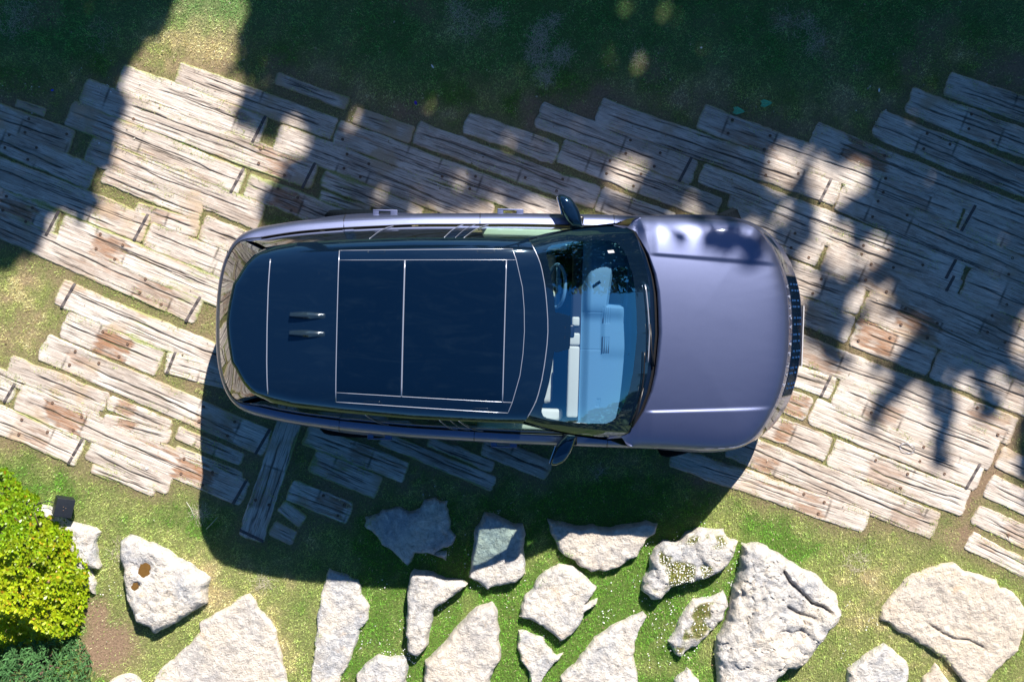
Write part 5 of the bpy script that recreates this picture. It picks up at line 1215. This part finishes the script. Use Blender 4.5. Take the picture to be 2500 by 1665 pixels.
n0 = 5200; sx = RNG.uniform(JP[:, 0].min(), JP[:, 0].max(), n0); sy = RNG.uniform(JP[:, 1].min(), JP[:, 1].max(), n0); d = poly_dist(sx, sy, JP); k = (d > -.01) & (sx > -5.3) & (sy > -3.7); sx, sy, d = sx[k], sy[k], d[k]
hz = .06+.36*(1-np.exp(-np.maximum(d, 0)/.14))+(fbm(sx*6, sy*6, 401, 3)-.5)*.32*sstep(0, .12, d)
JV = []; JT = []
for x, y, zt in zip(sx, sy, hz):
    z = zt-RNG.random()**2*.10; a = RNG.uniform(0, 6.28); e_ = RNG.uniform(.1, 1.1); ax = np.array((math.cos(a)*math.cos(e_), math.sin(a)*math.cos(e_), math.sin(e_))); sd_ = np.array((-math.sin(a), math.cos(a), 0.)); L_ = RNG.uniform(.04, .085)
    base = np.array((.07, .17, .055))*RNG.uniform(.6, 1.7); p = np.array((x, y, z))
    for i in range(11):
        q = i/10; c = p+ax*L_*q
        for sg in (1, -1):
            dv = ax*.75+sd_*sg*.75*(1-q*.4)+np.array((0, 0, RNG.uniform(-.3, .3))); l = .017*(1-q*.45); w = np.cross(dv, (0, 0, 1.0)); w = w/(np.linalg.norm(w)+1e-6)*.0028
            JV += [c-w, c+w, c+dv*l]; JT += [base*(.8+.5*q)]*3
jc = (float(JP[:, 0].mean()), float(JP[:, 1].mean()))
ju = empty('juniper_shrub', (*jc, 0)); tag(ju, 'low blue-green juniper in the lower left corner', 'shrub')
mesh('foliage', np.array(JV, np.float32)-np.array((*jc, 0), np.float32), np.arange(len(JV)).reshape(-1, 3), M['needle'], ju, smooth=False, attrs={'tint': np.clip(np.array(JT), 0, 1)})
parts = [tube([(0, 0, -.02), (.12*math.cos(i), .12*math.sin(i), .12), (.3*math.cos(i), .3*math.sin(i), .22)], [.014, .01, .004], 6) for i in range(0, 12)]
v, f = merge(parts); mesh('stems', v, f, M['bark'], ju)

# garden spotlight with its cable
lx, ly = P(156, 1236, .16)
gl_ = empty('garden_spotlight', (lx, ly, 0), -.25); tag(gl_, 'small black box spotlight on the rock beside the yellow-green shrub', 'spotlight')
v, f = box(-.082, .082, -.088, .088, -.06, .06, .003)
ca, sa_ = math.cos(.5), math.sin(.5)
v = [(x, y, z) for x, y, z in v]; v = [(x*ca+z*sa_, y, -x*sa_+z*ca+.17) for x, y, z in v]; mesh('housing', v, f, M['lampb'], gl_, auto=40)
v, f = merge([tube([(-.0, 0, .0), (-.0, 0, .12)], .010, 8), lathe([(0, .012), (.045, .012), (.045, -.02)], 24, 'z')]); mesh('bracket', v, f, M['lampb'], gl_)
v, f = box(-.072, .072, -.078, .078, -.0655, -.0605, .002); v = [(x*ca+z*sa_, y, -x*sa_+z*ca+.17) for x, y, z in v]; mesh('lens', v, f, M['privacy'], gl_)
for (a, b) in ((-.012, .01), (.012, .0), (-.006, -.022)):
    v, f = lathe([(0, .003), (.005, .002), (.005, -.002)], 8, 'z'); v = [((x+a)*ca+(z+.061)*sa_, y+b, -(x+a)*sa_+(z+.061)*ca+.17) for x, y, z in v]; mesh('screw', v, f, M['bolt'], gl_)
v, f = tube([(-.02, -.02, .10), (-.08, .0, .13), (-.16, .01, .14), (-.24, -.04, .13), (-.34, -.10, .10)], .0045, 6); mesh('cable', v, f, M['cable'], gl_)

# small litter lying on the ground
def litter(name, px, py, L_, W_, ang, mat, label, cat, z=.03, curl=.25):
    x, y = P(px, py, z); V, F = patch(lambda a, b: ((a-.5)*L_, (b*2-1)*W_/2*np.sin(math.pi*np.clip(a, .02, .98))**.6, z+L_*curl*np.abs(b*2-1)**1.5*.4+L_*curl*(a-.5)**2), 8, 4)
    o = mesh(name, V, F, mat, None); o.location = (x, y, 0); o.rotation_euler = (0, 0, ang); return tag(o, label, cat)
litter('petal', 1015, 252, .040, .026, 1.9, M['purple'], 'violet blossom lying on the shaded lawn edge above the car roof', 'petal', curl=.6)
litter('scrap', 128, 221, .030, .018, .2, M['blue'], 'tiny bright blue scrap on the shaded upper left lawn', 'scrap')
litter('petal', 1056, 163, .045, .016, -1.0, M['white'], 'white curled petal on the dark lawn above the violet one', 'petal')
litter('petal', 2146, 221, .040, .016, 1.5, M['white'], 'white petal near the end of the shaded rounded sleeper at upper right', 'petal')
litter('petal', 1712, 117, .022, .018, .4, M['white'], 'small white petal alone in the dark upper lawn right of centre', 'petal')
litter('petal', 242, 350, .016, .014, .4, M['white'], 'white petal on the shaded sleepers at the left', 'petal')
litter('petal', 359, 1142, .030, .022, .4, M['white'], 'white petal with a green tip on the lower left sleepers', 'petal')
litter('dead_leaf', 119, 49, .034, .022, .5, M['bolt'], 'brown dead leaf on the dark lawn in the upper left corner', 'leaf')
litter('dead_leaf', 1432, 1511, .032, .012, .2, M['bolt'], 'orange-brown dead leaf beside the diamond-shaped stone', 'leaf')
litter('dead_leaf', 1473, 1531, .030, .012, -.1, M['bolt'], 'brown dead leaf on the grass above the long grey stone', 'leaf')
litter('dead_leaf', 80, 1222, .050, .012, -.4, M['bolt'], 'curled brown leaf between the spotlight and the shrub', 'leaf')
for (px, py, a, lab) in ((1805, 272, -.15, 'green feathery frond lying across the upper sleeper edge'), (1872, 253, .05, 'green feathery frond on the lawn, right-hand one of two')):
    x, y = P(px, py, .03); parts = [tube([(-.05, 0, .044), (0, .004, .050), (.05, 0, .044)], .0025, 4)]
    for i in range(9):
        q = -.045+i*.0105
        for sg in (1, -1): l = .038*(1-abs(i-3)/9); parts.append(([(q, 0, .046), (q-.02, sg*l, .043), (q-.012, sg*l*1.02, .043), (q+.007, 0, .047)], [(0, 1, 2, 3)]))
    v, f = merge(parts); o = mesh('fallen_frond', v, f, M['fern'], None, smooth=False); o.location = (x, y, 0); o.rotation_euler = (0, 0, a); tag(o, lab, 'frond')
for (x1, y1, x2, y2, lab) in ((455,1225,474,1263,'straw stalk on the lawn right of the spotlight'), (503,1292,531,1262,'pale thin stalk beside the car shadow edge'), (2453,1304,2463,1317,'short dark twig on the tan sleeper at the right edge')):
    a = P(x1, y1, .035); b = P(x2, y2, .035); m_ = ((a[0]+b[0])/2+.01, (a[1]+b[1])/2+.008, .042)
    v, f = tube([(*a, .033), m_, (*b, .033)], .0022, 5); tag(mesh('stalk', v, f, M['bark'] if 'dark' in lab else M['cream'], None), lab, 'stalk')
x, y = P(2215, 1094, .03); v, f = tube([(.075*math.cos(k/22*5.9), .042*math.sin(k/22*5.9)-.0, .028+.012*math.sin(k*.5)**2) for k in range(23)], .0028, 6); o = mesh('wire_loop', v, f, M['seam'], None); o.location = (x, y, 0); o.rotation_euler = (0, 0, -.35)
tag(o, 'loop of thin wire lying on the long pale sleeper at the right', 'wire')

# leaf bits and grit scattered over lawn and drive
n = 1500; bx_ = RNG.uniform(-5, 5, n); by_ = RNG.uniform(-3.4, 3.5, n); ok = ~((np.abs(bx_) < 2.5) & (np.abs(by_-.14) < .9)); pr = .35+.65*sstep(-.3, .2, by_-edge_y(bx_)+.3); ok &= RNG.random(n) < pr
VV = []; TT = []
for x, y in zip(bx_[ok], by_[ok]):
    if rock_z(x, y)[0] > 0: continue
    a = RNG.uniform(0, 6.28); l = RNG.uniform(.004, .014); w = l*RNG.uniform(.25, .6); d = np.array((math.cos(a)*l, math.sin(a)*l, RNG.uniform(-.003, .003))); q = np.array((-math.sin(a)*w, math.cos(a)*w, 0)); c = np.array((x, y, .030))
    VV += [c-d, c+q, c+d, c-q]; cc = [(.50, .42, .30), (.30, .19, .11), (.62, .58, .50), (.20, .15, .10)][RNG.integers(0, 4)]; TT += [cc]*4
lt = mesh('leaf_litter', np.array(VV, np.float32), np.arange(len(VV)).reshape(-1, 4), M['grass'], smooth=False, attrs={'tint': np.array(TT)}); tag(lt, 'scattered bits of dead leaf and grit on lawn and sleepers', 'leaf litter', kind='stuff')
